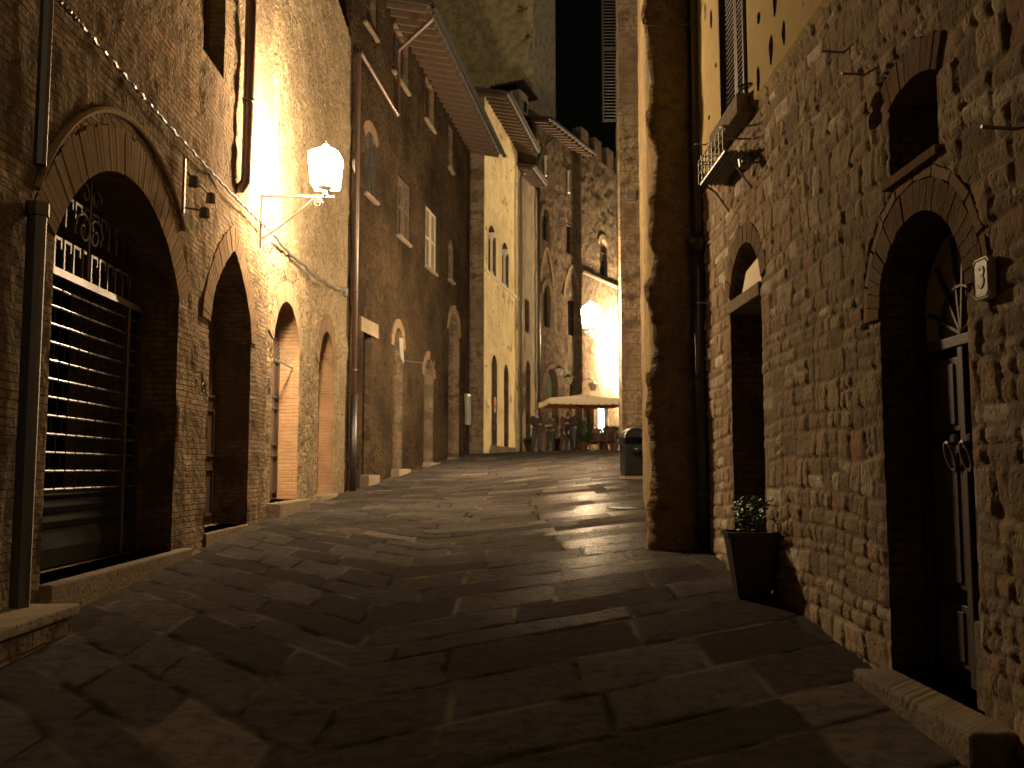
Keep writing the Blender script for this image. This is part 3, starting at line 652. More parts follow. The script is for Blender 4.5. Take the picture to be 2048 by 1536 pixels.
# dark block at the foot of the wall, bottom left
g0 = on_ground(20, 1300, 4, 12); ub = WA.uv(0, 1270)[0]
bl = empty('stone_bench', WA.w(ub, 0, WA.g(ub)), WA.a, 'low dark stone block against the wall at the bottom left corner', 'bench')
MB().b2(-1.0, .22, -.42, -.03, -.1, .14).build('slab_base', 'ashlar', bl, bevel=.02); MB().b2(-1.03, .25, -.46, -.02, .14, .22).build('slab_top', 'flag', bl, bevel=.015)

# --- tall brown house, turning to the right
dirC = (1306 - 1024) / F
pC = Vector((LX(23.3), 23.3)); LC_ = 15.75
pC1 = pC + Vector((dirC, 1)) * LC_
WC = Wall(pC, pC1, 'brown_house', 'tall brown rendered house with deep timber eaves beyond the long downpipe', 'house')
zC = WC.uv(940, 297)[1]
C_ops = {}
def cw(key, xl, xr, yt, yb, kind='flat', rise=.3, depth=.28, rm=1):
    xm = (xl + xr) / 2; C_ops[key] = opening(WC, xl, xr, (yt + yb) / 2, (xm, yt), (xm, yb), rise, kind, depth, rm); return C_ops[key]
cw('w1', 729, 752, -30, 62); cw('w2', 786, 816, 62, 165); cw('w3', 850, 868, 165, 250); cw('w4', 897, 905, 255, 340)
cw('s1', 730, 752, 265, 395, 'round', .25); cw('s2', 795, 818, 362, 480); cw('s3', 851, 871, 422, 540); cw('s4', 897, 906, 480, 562, 'round', .35)
cw('n1', 728, 744, 560, 640, 'round', .5, .15); d1 = cw('d1', 725, 741, 668, 950, depth=.5); d2 = cw('d2', 786, 805, 655, 938, 'round', .6, .5)
d3 = cw('d3', 848, 866, 718, 925, 'round', .6, .5); d4 = cw('d4', 897, 918, 628, 915, 'round', .8, .6)
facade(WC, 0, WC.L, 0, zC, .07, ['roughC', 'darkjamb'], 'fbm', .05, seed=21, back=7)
for k in ('w1', 'w2', 'w3', 'w4', 's4'): pane_fill(WC, C_ops[k], .16, 'wood', 'glass', (1, 2)); sill(WC, C_ops[k]['u0'], C_ops[k]['u1'], C_ops[k]['zb'])
for k, mt in (('s1', 'shutterg'), ('s2', 'shutterw'), ('s3', 'paleboard')):
    o = C_ops[k]; louvre(WC.root, o['u0'], o['u1'], o['zb'], o['za'], .02, mt, .07); sill(WC, o['u0'], o['u1'], o['zb'], 'flag')
o = C_ops['n1']; MB().prism(o['out'], .14, .16).build('niche_back', 'roughC', WC.root)
for o, mt in ((d1, 'wood'), (d2, 'wood'), (d3, 'bluepaint'), (d4, 'wood')):
    leaf_door(WC, o, .42, mt, panels=3); step(WC, o['u0'] - .15, o['u1'] + .15, o['zb'], .25, .5)
MB().b2(d1['u0'] - .35, d1['u1'] + .5, -.05, .1, d1['za'], d1['za'] + .38).build('lintel', 'flag', WC.root)
ring(WC, d2, .28, 22, 'vous', .015); ring(WC, d3, .28, 22, 'vous', .015); ring(WC, d4, .35, 26, 'vous', .015); ring(WC, C_ops['s1'], .3, 14, 'vous', .015)
eave(WC, 3.0, WC.L, zC, 1.25, .5, 'zinc')
# crooked downpipe: from the gutter back to the wall, along it, and down the corner
m = MB(); uE, zE = WC.uv(790, 70); zJ = WC.uv(790, 232)[1]; zK = zJ + .25; uK = .25
m.tube([(3.2, -1.42, zC - .38), (3.2, -1.35, zC - .6), (uE, -.14, zC - 1.0), (uE, -.12, zC - 1.3), (uE, -.12, zJ), (uE - .1, -.12, zJ - .05), (uK + .1, -.13, zK), (uK, -.14, zK - .15), (uK, -.14, WC.g(0) + 2.4)], .06, 10)
for q in (3, 5, 7): m.tube([(uK, -.14, WC.g(0) + q), (uK, -.14, WC.g(0) + q + .05)], .072, 10)
m.build('downpipe', 'copper', WC.root, smooth=True)
MB().tube([(uK, -.14, WC.g(0) - .05), (uK, -.14, WC.g(0) + 2.4)], .085, 10).build('downpipe_foot', 'ironpipe', WC.root, smooth=True)
# round wall plate lamp beside the corner
u, z = WC.uv(709, 332); MB().lathe([(.17, -.03), (.19, 0), (.15, .06), (.02, .09)]).build('wall_disc', 'milk', WC.root, loc=(u, -.02, z), rot=(PI / 2, 0, 0), smooth=True)
# hanging items by doorways
u, z = WC.uv(792, 700)
cl = tag(MB().add([(0, 0, 0), (.25, -.05, .03), (.22, -.08, -.45), (.34, -.06, -.75), (.1, -.05, -.62), (-.03, -.03, -.3), (.02, .05, .02), (.2, .03, .03), (.2, .03, -.5), (.05, .02, -.5)], [(0, 1, 2, 5), (5, 2, 4), (2, 3, 4), (6, 0, 5, 9), (7, 6, 9, 8), (1, 7, 8, 2), (0, 6, 7, 1), (9, 5, 4), (8, 9, 4, 3), (2, 8, 3)]).build('cloth', 'whitec', loc=WC.w(u - .1, -.12, z + .35), rot=(0, 0, WC.a)), 'pale cloth hanging beside an arched doorway of the brown house', 'cloth')
u, z = WC.uv(808, 722); MB().tube([(u, 0, z), (u + .35, -.5, z - .02)], .02, 6).build('iron_bracket', 'iron', WC.root)

# --- pale yellow house
pD0 = at(968, 900, 40.0); dD = (1412 - 1024) / F
pD = Vector((pD0.x, 40.0)); tD = 7.1; pD1 = pD + Vector((dD, 1)) * tD
WDs = Wall((pD.x - 6.0, 40.0 + .6), (pD.x, 40.0), 'x', 'x')   # side face, turned to the viewer
bpy.data.objects.remove(WDs.root)
WD = Wall(pD, pD1, 'yellow_stone_house', 'brightly lit pale yellow house with marble window columns', 'house')
zD = WD.uv(968, 185)[1]
dop = []
def dw(W, xl, xr, yt, yb, kind='round', rise=.4, depth=.3, rm=1):
    xm = (xl + xr) / 2; return opening(W, xl, xr, (yt + yb) / 2, (xm, yt), (xm, yb), rise, kind, depth, rm)
b1 = dw(WD, 977, 992, 452, 548, 'round', .5); b2_ = dw(WD, 1004, 1017, 486, 572, 'round', .5); e1 = dw(WD, 983, 994, 710, 893, 'round', .55, .4); e2 = dw(WD, 1008, 1017, 729, 897, 'round', .55, .4)
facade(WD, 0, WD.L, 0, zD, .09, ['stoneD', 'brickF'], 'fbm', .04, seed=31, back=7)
WDs.root = WD.root
# side wall, in the same house
q = MB(); vs = []; M4 = Matrix.Rotation(-WD.a, 4, 'Z'); 
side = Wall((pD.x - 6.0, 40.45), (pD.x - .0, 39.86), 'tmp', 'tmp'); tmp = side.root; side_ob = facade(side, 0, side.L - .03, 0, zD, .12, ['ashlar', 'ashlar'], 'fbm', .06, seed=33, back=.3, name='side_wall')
side_ob.parent = WD.root
side_ob.matrix_parent_inverse = (Matrix.Translation(WD.root.location) @ Matrix.Rotation(WD.a, 4, 'Z')).inverted() @ Matrix.Translation(tmp.location) @ Matrix.Rotation(side.a, 4, 'Z')
bpy.data.objects.remove(tmp)
for o in (b1, b2_):
    pane_fill(WD, o, .22, 'wood', 'glass', (0, 1)); uc = (o['u0'] + o['u1']) / 2
    MB().lathe([(.11, 0), (.11, .08), (.065, .14), (.06, o['zs'] - o['zb'] - .2), (.07, o['zs'] - o['zb'] - .15), (.13, o['zs'] - o['zb'])], (uc, .05, o['zb']), 10).build('marble_column', 'marble', WD.root, smooth=True)
    m = MB(); m.box((uc, .0, o['zs'] + .08), (.34, .25, .16), taper=1.3); m.build('capital', 'marble', WD.root)
u0s, z0s = WD.uv(968, 538); MB().b2(0, WD.L, -.08, .02, z0s - .08, z0s + .06).build('string_course', 'marble', WD.root)
for o in (e1, e2):
    r = leaf_door(WD, o, .3, 'paleboard', panels=3, handle=True)
    f = MB().prism(outline(o['u0'] + .06, o['u1'] - .06, o['zs'] - .35, o['zs'], o['za'] - .08), .285, .299).build('fanlight', 'blueglass', r)
step(WD, e1['u0'] - .3, e2['u1'] + .3, min(e1['zb'], e2['zb']) + .05, .3, .5)
eave(WD, -.3, WD.L, zD, 1.05, .45, None)
sg = WD.uv(981, 803); tag(MB().b2(-.12, .12, -.22, -.17, -.18, .18).b2(-.12, .12, -.215, -.17, -.5, -.2, 1).build('shop_sign', ['redsign', 'copper'], loc=WD.w(sg[0], 0, sg[1]), rot=(0, 0, WD.a)), 'small orange and red sign beside the doors of the bright yellow house', 'sign')

# --- narrow grey house
pE = pD1; dE = .25; tE = 4.4; pE1 = pE + Vector((dE, 1)) * tE
WE = Wall(pE, pE1, 'narrow_house', 'narrow tall grey plastered house between two downpipes', 'house')
zE_ = WE.uv(1040, 338)[1]
f1 = dw(WE, 1050, 1058, 600, 665, 'flat'); f2 = dw(WE, 1052, 1061, 722, 890, 'round', .5, .4)
facade(WE, 0, WE.L, 0, zE_, .1, ['stoneE', 'brickF'], 'fbm', .05, seed=41, back=7)
pane_fill(WE, f1, .15); leaf_door(WE, f2, .35, 'wood'); eave(WE, 0, WE.L * .65, zE_, .8, .4, None)
m = MB(); m.tube([(WE.L + .2, -.9, zE_ + 3.0), (WE.L - .6, -.5, zE_ + 2.2), (WE.L - .7, -.2, zE_ + 1.2), (WE.L - 1.8, -.25, zE_ + .3), (.25, -.2, zE_ - .3), (.12, -.15, zE_ - .7), (.12, -.15, WE.g(0))], .075, 8); m.build('downpipe', 'greypipe', WE.root, smooth=True)
MB().tube([(WE.L - .05, -.12, zE_ + 2.0), (WE.L - .05, -.12, WE.g(WE.L))], .07, 8).build('downpipe', 'ironpipe', WE.root, smooth=True)

# --- brick palace, then the crenellated one
pF = pE1; dF = .51
def ptF(x):
    r = ray(x, 800); k = r[0] / r[1]; t = (k * pF.y - pF.x) / (dF - k); return pF + Vector((dF, 1)) * t
pF1 = ptF(1160)
WF = Wall(pF, pF1, 'brick_palace', 'brick palace with pointed blind arches, sloping roof edge and dormer at the street end', 'house')
zF = WF.uv(1076, 243)[1]
F_ops = [dw(WF, 1086, 1098, 418, 482, 'round', .5), dw(WF, 1133, 1145, 452, 508, 'flat'), dw(WF, 1088, 1100, 570, 655, 'round', .5), dw(WF, 1136, 1153, 602, 672, 'flat', depth=.25)]
slit = [dw(WF, 1087, 1093, 312, 352, 'flat', depth=.12), dw(WF, 1133, 1139, 342, 386, 'flat', depth=.12)]
gF = dw(WF, 1091, 1116, 738, 890, 'round', 1.0, .5); gF2 = dw(WF, 1139, 1155, 750, 885, 'round', .6, .4)
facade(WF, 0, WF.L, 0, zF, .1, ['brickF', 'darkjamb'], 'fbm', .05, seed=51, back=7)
for o in F_ops: pane_fill(WF, o, .15, 'wood', 'glass', (1, 1))
ring(WF, F_ops[0], .3, 12, 'vous', .03); ring(WF, F_ops[2], .3, 12, 'vous', .03)
for o in F_ops[2:]:
    w2 = (o['u1'] - o['u0']) * .75; pr = dict(u0=(o['u0'] + o['u1']) / 2 - w2 - .1, u1=(o['u0'] + o['u1']) / 2 + w2 + .1, zb=o['zb'], zs=o['za'] + .1, za=o['za'] + 2.0, kind='pointed'); ring(WF, pr, .22, 26, 'vouspale', .03, name='blind_arch')
for o in slit:
    uc = (o['u0'] + o['u1']) / 2; MB().prism(o['out'], .1, .12).build('slit_back', 'darkjamb', WF.root)
    MB().lathe([(.1, 0), (.065, .1), (.06, o['za'] - o['zb'] - .2), (.12, o['za'] - o['zb'])], (uc, -.02, o['zb']), 8).build('marble_column', 'marble', WF.root, smooth=True)
leaf_door(WF, gF, .4, 'greendoor', panels=3); leaf_door(WF, gF2, .35, 'wood'); ring(WF, gF, .3, 18, 'vous', .03)
eave(WF, -.3, WF.L, zF, .9, .5, 'zinc', depth=6)
# dormer standing on the palace roof, seen beside the tower
u, z = WF.uv(1098, 200)
dm = empty_part('dormer', WF.root); dm.location = (u + .2, 2.2, zF + .3)
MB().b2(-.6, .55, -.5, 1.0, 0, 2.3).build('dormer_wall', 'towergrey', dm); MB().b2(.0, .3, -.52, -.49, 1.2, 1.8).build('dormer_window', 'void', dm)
m = MB(); m.box((.1, .2, 2.42), (2.0, 2.2, .1), ry=.22)
for k in range(9): m.tube([(-.8, -.8 + k * .25, 2.72), (1.1, -.8 + k * .25, 2.28)], .09, 6)
m.build('dormer_roof', 'tile', dm)

pG = pF1 + Vector((.12, -.28)); pG1 = ptF(1262) + Vector((.2, -.3))
WG = Wall(pG, pG1, 'crenellated_palace', 'crenellated brick palace glowing behind the farthest street lamp', 'house')
g1 = dw(WG, 1200, 1213, 480, 552, 'round', .4); gs = dw(WG, 1197, 1216, 815, 890, 'flat', depth=.3); gg1 = dw(WG, 1166, 1188, 790, 888, 'round', .5, .3)
zG = WG.uv(1230, 345)[1]
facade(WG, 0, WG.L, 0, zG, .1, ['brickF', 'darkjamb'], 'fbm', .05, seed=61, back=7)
pane_fill(WG, g1, .15); ring(WG, g1, .35, 12, 'vouspale', .03); leaf_door(WG, gg1, .25, 'wood'); ring(WG, gg1, .5, 20, 'vous', .03)
pane_fill(WG, gs, .2, 'steel', 'shoplight', (1, 2), 'shop_window')
u0s, z0s = WG.uv(1176, 540); MB().b2(.1, WG.L, -.1, .02, z0s - .35, z0s - .2).build('string_course', 'flag', WG.root)
m = MB(); u = .1
while u < WG.L: m.b2(u, u + 1.15, .0, .6, zG, zG + 1.3, 0); u += 2.1
m.build('merlons', 'brickF', WG.root)
m = MB(); cren2 = WG.L; u = -3.5
while u < -.5: m.b2(u, u + 1.15, 2.6, 3.2, zG - 1.0, zG + 2.3, 0); u += 1.9
m.build('rear_merlons', 'brickF', WG.root)

# --- tower
tw = empty('stone_tower', (1.2, 57.0, gzf(1.2, 57)), 0, 'tall plain stone tower rising above the eaves to the top of the picture', 'tower')
def twall(p0, p1, mat, seed, res=.16):
    W = Wall(p0, p1, 'tmp', 'tmp'); t = W.root; o = facade(W, 0, W.L, 0, 46, res, [mat, mat], 'fbm', .12, seed=seed, back=.3, name='tower_wall')
    o.parent = tw; o.matrix_parent_inverse = Matrix.Translation(-tw.location) @ Matrix.Translation(t.location) @ Matrix.Rotation(W.a, 4, 'Z'); bpy.data.objects.remove(t); return W, o
c0 = at(1066, 150, 57.0); cL = at(800, 150, 59.0); cR = at(1111, 150, 62.0)
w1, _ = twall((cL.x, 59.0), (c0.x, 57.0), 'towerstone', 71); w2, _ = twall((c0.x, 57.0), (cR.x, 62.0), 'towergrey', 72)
for (x, y, s) in ((1047, 20, .35), (1059, 75, .22)):
    u, z = w1.uv(x, y); m = MB()
    for k in range(40): a = random.uniform(0, 2 * PI); r = random.random() * s; q = Vector((u + r * math.cos(a), -.1 - random.random() * .2, z + r * math.sin(a) * .7 + 0)); d = Vector((random.uniform(-1, 1), random.uniform(-1, 0), random.uniform(-1, .5))).normalized() * .14; e = d.orthogonal().normalized() * .05; m.add([q, q + d * .5 + e, q + d, q + d * .5 - e], [(0, 1, 2, 3)])
    tag(m.build('wall_plant', 'leaf', loc=(w1.p.x, w1.p.y, 0), rot=(0, 0, w1.a)), 'small green plant rooted in the tower masonry, %s' % ('the upper and larger of two' if s > .3 else 'the lower and smaller of two'), 'plant')

# ================================================================== RIGHT SIDE (walls run towards the viewer)
def RX(d): return 2.3 - .0179 * d
dR = 10.45
WR = Wall((RX(dR), dR), (RX(-3), -3), 'stone_house', 'near right house of rubble stone with ochre render above and two arched doorways', 'house')
rd = opening(WR, 1766, 1943, 800, (1868, 405), (1792, 1342), .5, 'round', .52, 1)
rw = opening(WR, 1779, 1878, 250, (1830, 152), (1782, 364), .07, 'round', .6, 1)
r2 = opening(WR, 1464, 1528, 780, (1507, 470), (1480, 1108), .42, 'round', .5, 1)
rsw = opening(WR, 1451, 1500, 60, (1475, -300), (1474, 232), .1, 'flat', .12, 1)
rd['ring'] = .24; rw['ring'] = .20; r2['ring'] = .18
facade(WR, 0, WR.L, -1.0, 8.5, .0165, ['stone', 'darkjamb', 'ochre'], 'stone', split=4.80, seed=77, back=6)
ring(WR, rd, .175, 34, 'vous'); ring(WR, rw, .19, 14, 'vous'); ring(WR, r2, .18, 18, 'vous')
# outer ring of long bricks over the door
od = dict(u0=rd['u0'] - .18, u1=rd['u1'] + .18, zb=rd['zb'], zs=rd['zs'], za=rd['za'] + .18, kind='round'); ring(WR, od, .055, 13, 'vouspale', .008, .006, 'outer_arch')
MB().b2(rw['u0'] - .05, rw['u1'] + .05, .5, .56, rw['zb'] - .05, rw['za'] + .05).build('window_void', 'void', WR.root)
MB().b2(rw['u0'] - .04, rw['u1'] + .04, -.045, .1, rw['zb'] - .05, rw['zb']).build('brick_sill', 'vous', WR.root)
# door number 3
dr = empty_part('door', WR.root); y = .24; u0, u1 = rd['u0'], rd['u1']; zb = rd['zb']; um = (u0 + u1) / 2
ztr = WR.uv(1925, 655)[1]
MB().prism(outline(u0 - .03, u1 + .03, zb - .1, rd['zs'], rd['za'] + .03), y + .03, y + .08).build('door_leaf', 'wood', dr)
m = MB()
for a, b in ((u0, u0 + .07), (u1 - .07, u1)): m.b2(a, b, y - .04, y + .029, zb, rd['zs'])
m.b2(u0 + .07, u1 - .07, y - .04, y + .029, ztr - .03, ztr + .03); m.b2(um - .03, um + .03, y - .03, y + .029, zb, ztr - .03)
for s in (-1, 1):
    a, b = (u0 + .11, um - .06) if s < 0 else (um + .06, u1 - .11)
    for k, (z0, z1) in enumerate(((zb + .08, zb + .42), (zb + .50, zb + 1.28), (zb + 1.36, ztr - .08))):
        for j, ins in enumerate((0, .035)):
            m.b2(a + ins, b - ins, y - .012 - .012 * j, y + .029, z0 + ins, z1 - ins)
        for ww in (0, .012):
            pass
m.build('door_frame', 'wood', dr, bevel=.006)
MB().prism([(u, z) for u, z in outline(u0 + .06, u1 - .06, ztr + .03, rd['zs'], rd['za'] - .06)], y + .005, y + .028).build('fanlight_board', 'doorpanel', dr)
m = MB()
for q in (.3, .85, 1.4, 1.75, 2.3, 2.85): m.tube([(um, y - .01, ztr + .04), (um + .40 * math.cos(q), y - .01, ztr + .04 + .55 * math.sin(q))], .014, 5)
m.tube([(um + .24 * math.cos(q), y - .015, ztr + .04 + .26 * math.sin(q)) for q in np.linspace(0, PI, 14)], .012, 5); m.build('fanlight_bars', 'wood', dr)
for s in (-1, 1):
    MB().tube([(um + s * .085 + .045 * math.sin(q), y - .06 - .02 * math.cos(q), zb + 1.22 + .075 * math.cos(q)) for q in np.linspace(0, 2 * PI, 17)], .011, 6).lathe([(.028, 0), (.028, .03), (.012, .04)], (um + s * .085, y - .03, zb + 1.3), 8).build('knocker', 'iron', dr)
# stepped stone jamb foot and doorstep
m = MB(); m.b2(u1 - .12, u1 + .0, .02, .38, zb, zb + .42); m.b2(u1 - .09, u1, .03, .38, zb + .421, zb + .52); m.build('jamb_foot', 'flag', WR.root, bevel=.012)
step(WR, u0 - .04, u1 + .30, zb, .22, .30)
# second doorway: lintel, canvas panel, dark door
y = .4; zl = WR.uv(1462, 605)[1]
m = MB(); m.b2(r2['u0'] - .0, r2['u1'] + .0, -.03, .45, zl - .12, zl); m.build('lintel', 'flag', WR.root, bevel=.01)
MB().prism([(r2['u0'] + .22, zl + .0), (r2['u0'] + .42, zl + .22), (r2['u1'] - .02, zl + .30), (r2['u1'] - .02, zl + .0)], .05, .09).build('lunette_board', 'cream', WR.root)
od2 = dict(r2); od2['za'] = zl; od2['zs'] = zl; od2['kind'] = 'flat'; leaf_door(WR, od2, .42, 'wood', panels=3)
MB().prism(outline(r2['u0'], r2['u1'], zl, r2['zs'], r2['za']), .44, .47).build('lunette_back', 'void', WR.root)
step(WR, r2['u0'] - .05, r2['u1'] + .05, r2['zb'], .08, .4)
# shutters and sill in the ochre upper storey
sh = empty_part('window', WR.root)
louvre(sh, rsw['u0'] + .02, rsw['u1'] - .02, rsw['zb'] + .03, rsw['za'] + .03, .0, 'shutterw', .05)
m = MB(); m.b2(rsw['u0'] - .02, rsw['u0'] + .02, -.07, .1, rsw['zb'], rsw['za']); m.b2(rsw['u1'] - .02, rsw['u1'] + .02, -.07, .1, rsw['zb'], rsw['za']); m.build('window_frame', 'shutterw', sh)
MB().b2(rsw['u0'] - .12, rsw['u1'] + .10, -.16, .1, rsw['zb'] - .20, rsw['zb'] - .02).build('window_sill', 'flag', sh, bevel=.01)
m = MB(); zz = rsw['zb']; m.tube([(rsw['u1'] + .02, -.07, zz + .05), (rsw['u1'] + .08, -.14, zz + .04), (rsw['u1'] + .15, -.02, zz + .05)], .012, 5); m.build('shutter_catch', 'iron', sh); MB().tube([(rsw['u0'] - .05, 0, zz + .03), (rsw['u0'] - .12, -.12, zz)], .012, 5).build('shutter_catch', 'iron', sh)
# iron flower shelf under the window
ua, za = WR.uv(1512, 300); ub_, zb_ = WR.uv(1445, 300); zt = WR.uv(1490, 294)[1]
fs_ = empty('flower_shelf', WR.w((rsw['u0'] + rsw['u1']) / 2, 0, rsw['zb'] - .55), WR.a, 'empty iron flower shelf hanging under the shuttered window of the ochre wall', 'shelf')
hw = (rsw['u1'] - rsw['u0']) / 2 + .06; m = MB(); 
for k in range(6): m.b2(-hw, hw, -.27 + k * .044, -.27 + k * .044 + .036, 0, .02)
m.build('shelf_slats', 'iron', fs_); m = MB()
for z in (.12, .24): m.tube([(-hw, -.03, z), (-hw, -.28, z), (hw, -.28, z), (hw, -.03, z)], .009, 5)
for k in range(8): x = -hw + 2 * hw * k / 7; m.tube([(x, -.28, .01), (x, -.28, .24)], .006, 5)
m.build('shelf_rail', 'iron', fs_)
for s_ in (-1, 1):
    MB().tube([(s_ * hw * .8, .0, -.3), (s_ * hw * .8, -.14, -.10), (s_ * hw * .8, -.26, -.01)], .011, 5).build('shelf_bracket', 'iron', fs_); MB().tube([(s_ * hw * .8, .0, .28), (s_ * hw * .8, -.28, .26)], .009, 5).build('tie_bar', 'iron', fs_)
# iron pins in the wall
m = MB()
for (x, y_) in ((1420, 290), (1430, 330), (1520, 325), (1690, 105), (2035, 258), (1425, 607), (1735, 150)): u, z = WR.uv(x, y_); m.tube([(u, .02, z), (u, -.16, z + .01)], .009, 5)
m.build('iron_pins', 'iron', WR.root)
u, z = WR.uv(1517, 325); MB().lathe([(.0, 0), (.05, .02), (.06, .09), (.03, .12)], (u, -.12, z - .06), 10).build('small_spotlight', 'iron', WR.root)
# cable between pier and wall
# house number
u, z = WR.uv(1984, 557); sgn = empty('house_number', WR.w(u, -.04, z), WR.a, 'cream ceramic number plate reading 3 beside the arched door', 'sign')
w, h, c = .075, .098, .022; out = [(-w, -h + c), (-w + c, -h), (w - c, -h), (w, -h + c), (w, h - c), (w - c, h), (-w + c, h), (-w, h - c)]
MB().prism(out, -.012, .025).build('plate', 'tilesign', sgn, bevel=.004)
rim = [(a * .84, b * .88) for a, b in out]; MB().tube([(a, -.013, b) for a, b in rim + rim[:1]], .0035, 5).build('plate_rim', 'cream', sgn)
tc = bpy.data.curves.new('number', 'FONT'); tc.body = '3'; tc.size = .15; tc.align_x = 'CENTER'; tc.align_y = 'CENTER'; tc.extrude = .002; tc.shear = .1; tc.offset = -.0005; tc.materials.append(M['ink'])
to0 = bpy.data.objects.new('n0', tc); COL.objects.link(to0); me_ = bpy.data.meshes.new_from_object(to0); bpy.data.objects.remove(to0); to = bpy.data.objects.new('number', me_); COL.objects.link(to); to.parent = sgn; to.rotation_euler = (PI / 2, 0, 0); to.location = (0, -.0145, 0)
MB().b2(0, WR.L, .0, 6, 8.5, 15).build('shading_storeys', 'ochre', WR.root)  # unseen storeys, added to keep the fill lamp off the street
m = MB()
for (x, y_, w_, h_) in ((1431, 38, .03, .12), (1528, 36, .035, .06), (1561, 8, .04, .11), (1553, 100, .04, .13), (1579, 66, .03, .09), (1527, 158, .035, .13), (1441, 130, .02, .03), (1427, 235, .025, .03)):
    u, z = WR.uv(x, y_); k = random.random() * 9; m.add([(u + w_ * math.cos(q) * (1 + .25 * math.sin(3 * q + k)), -.049 - .003 * math.cos(q * 2), z + h_ * math.sin(q) * (1 + .15 * math.sin(2 * q + k))) for q in np.linspace(0, 2 * PI, 17)[:-1]], [tuple(range(15, -1, -1))])
m.build('chipped_patches', 'void', WR.root)
# --- projecting pier
xP = at(1312, 900, dR - .05).x
pr = empty('projecting_wall', (xP, dR - .05, gzf(xP, dR)), 0, 'dark projecting corner wall with lit ragged left edge, beyond the ochre house', 'wall')
y0 = dR - .05; XR = 3.4; p2 = Vector((2.36, 17.0))
def ragged_corner():
    """one sheet: the face turned to us, the worn corner and the street face"""
    zs = np.arange(0.1, 12, .05); cols = []
    face = [(XR - k * .05) for k in range(int((XR - xP) / .05))]
    nA = len(face); st = np.linspace(0, 1, 90) ** 1.6
    V = []; 
    for z in zs:
        zz = np.full(1, z); wear = .11 * float(vnoise(np.array([z * 1.7]), np.array([3.3]), 5)[0]) + .09 * float(vnoise(np.array([z * 5]), np.array([1.]), 6)[0]) + .03 * float(vnoise(np.array([z * 14]), np.array([1.]), 9)[0])
        flare = .16 * math.exp(-max(0, z - .5) * 1.0)
        row = []
        for x in face: 
            d = max(0, 1 - (x - xP) / .16); row.append((x + 0, y0 + .0 + d * d * (.05 + wear * .6) - flare * .25 + .03 * float(vnoise(np.array([x * 3]), np.array([z * 3]), 7)[0]) + .012 * float(vnoise(np.array([x * 11]), np.array([z * 11]), 8)[0]), z))
        for t in st:
            x = xP + (p2.x - xP) * t; yy = y0 + .07 + (p2.y - y0) * t; b = (.045 + .03 * float(vnoise(np.array([yy * 3]), np.array([z * 3]), 12)[0])) - wear * math.exp(-t * 14) * 1.1
            row.append((x + .03 - b - flare * math.exp(-t * 4), yy, z))
        V.append(row)
    n = len(V[0]); vs = [p for r in V for p in r]; fs = [(i * n + j, (i + 1) * n + j, (i + 1) * n + j + 1, i * n + j + 1) for i in range(len(V) - 1) for j in range(n - 1)]
    me = bpy.data.meshes.new('corner_wall'); me.from_pydata([(a - pr.location.x, b - pr.location.y, c - pr.location.z) for a, b, c in vs], [], fs); me.polygons.foreach_set('use_smooth', [True] * len(fs)); me.materials.append(M['pier'])
    o = bpy.data.objects.new('corner_wall', me); COL.objects.link(o); o.parent = pr
ragged_corner()
MB().add([(p2.x + .02, p2.y, 0), (6, p2.y + .2, 0), (6, p2.y + .2, 12), (p2.x + .02, p2.y, 12), (XR, y0, 0), (XR, y0, 12), (6, y0, 12), (6, y0, 0)], [(0, 1, 2, 3), (1, 7, 6, 2), (3, 2, 6, 5)]).build('rear_wall', 'pier', pr, loc=-pr.location)
# pipes on the pier
xq = at(1397, 300, dR - .2).x; zcap = at(1400, 492, dR - .2).z
m = MB(); m.tube([(xq, y0 - .13, zcap + .1), (xq, y0 - .13, 11)], .058, 10); m.build('downpipe', 'greypipe', pr, loc=-pr.location, smooth=True)
m = MB(); m.tube([(xq, y0 - .13, gzf(xq, y0) - .05), (xq, y0 - .13, zcap)], .072, 10); m.lathe([(.075, 0), (.12, .08), (.12, .14), (.09, .16)], (xq, y0 - .13, zcap - .06), 12)
for q in (1.3, 2.6): m.tube([(xq, y0 - .13, q), (xq, y0 - .13, q + .06)], .085, 10)
m.build('downpipe_foot', 'ironpipe', pr, loc=-pr.location, smooth=True)
# cable from the pier corner to the ochre wall
a = at(1285, 47, y0 - .02); b = at(1398, 45, y0 - .2); c = Vector((RX(dR - .3), dR - .3, b.z + .25))
cb = tag(MB().tube([a, a.lerp(b, .3) - Vector((0, 0, .03)), a.lerp(b, .7) - Vector((0, 0, .03)), b, b.lerp(c, .5) - Vector((0, 0, .02)), c + Vector((-.02, -.6, .5))], .011, 6).build('cable', 'greypipe'), 'thin cable strung from the dark corner wall past the grey pipe', 'cable')

# --- farther right house and tall red pipe
tp = at(1287, 500, 17.0); m = MB(); m.tube([(tp.x + .0, 17.0, gzf(tp.x, 17) - .05), (tp.x, 17.0, 12)], .062, 10)
for q in (2.2, 4.4, 6.8): m.tube([(tp.x, 17.0, q), (tp.x, 17.0, q + .05)], .075, 10)
o = m.build('downpipe', 'copper', pr, loc=-pr.location, smooth=True)
xN = at(1243, 700, 24.0).x
WN = Wall((at(1216 + 22, 800, 37).x + .0, 37.0), (xN, 24.0), 'corner_house', 'brown ashlar house behind the litter bins carrying the middle lamp', 'house')
ko = dw(WN, 1, 2, 3, 4) if False else None
WNf = Wall((xN, 24.0), (xN + 5, 24.3), 'tmp', 'tmp'); t0 = WNf.root
facade(WN, 0, WN.L, 0, 16, .12, ['ashlar', 'ashlar'], 'fbm', .05, seed=81, back=15)  # deepened out of sight to shade the palace foot from the fill
fo = facade(WNf, .0, WNf.L, 0, 16, .06, ['ashlar', 'ashlar'], 'fbm', .06, seed=82, back=.3, name='end_wall')
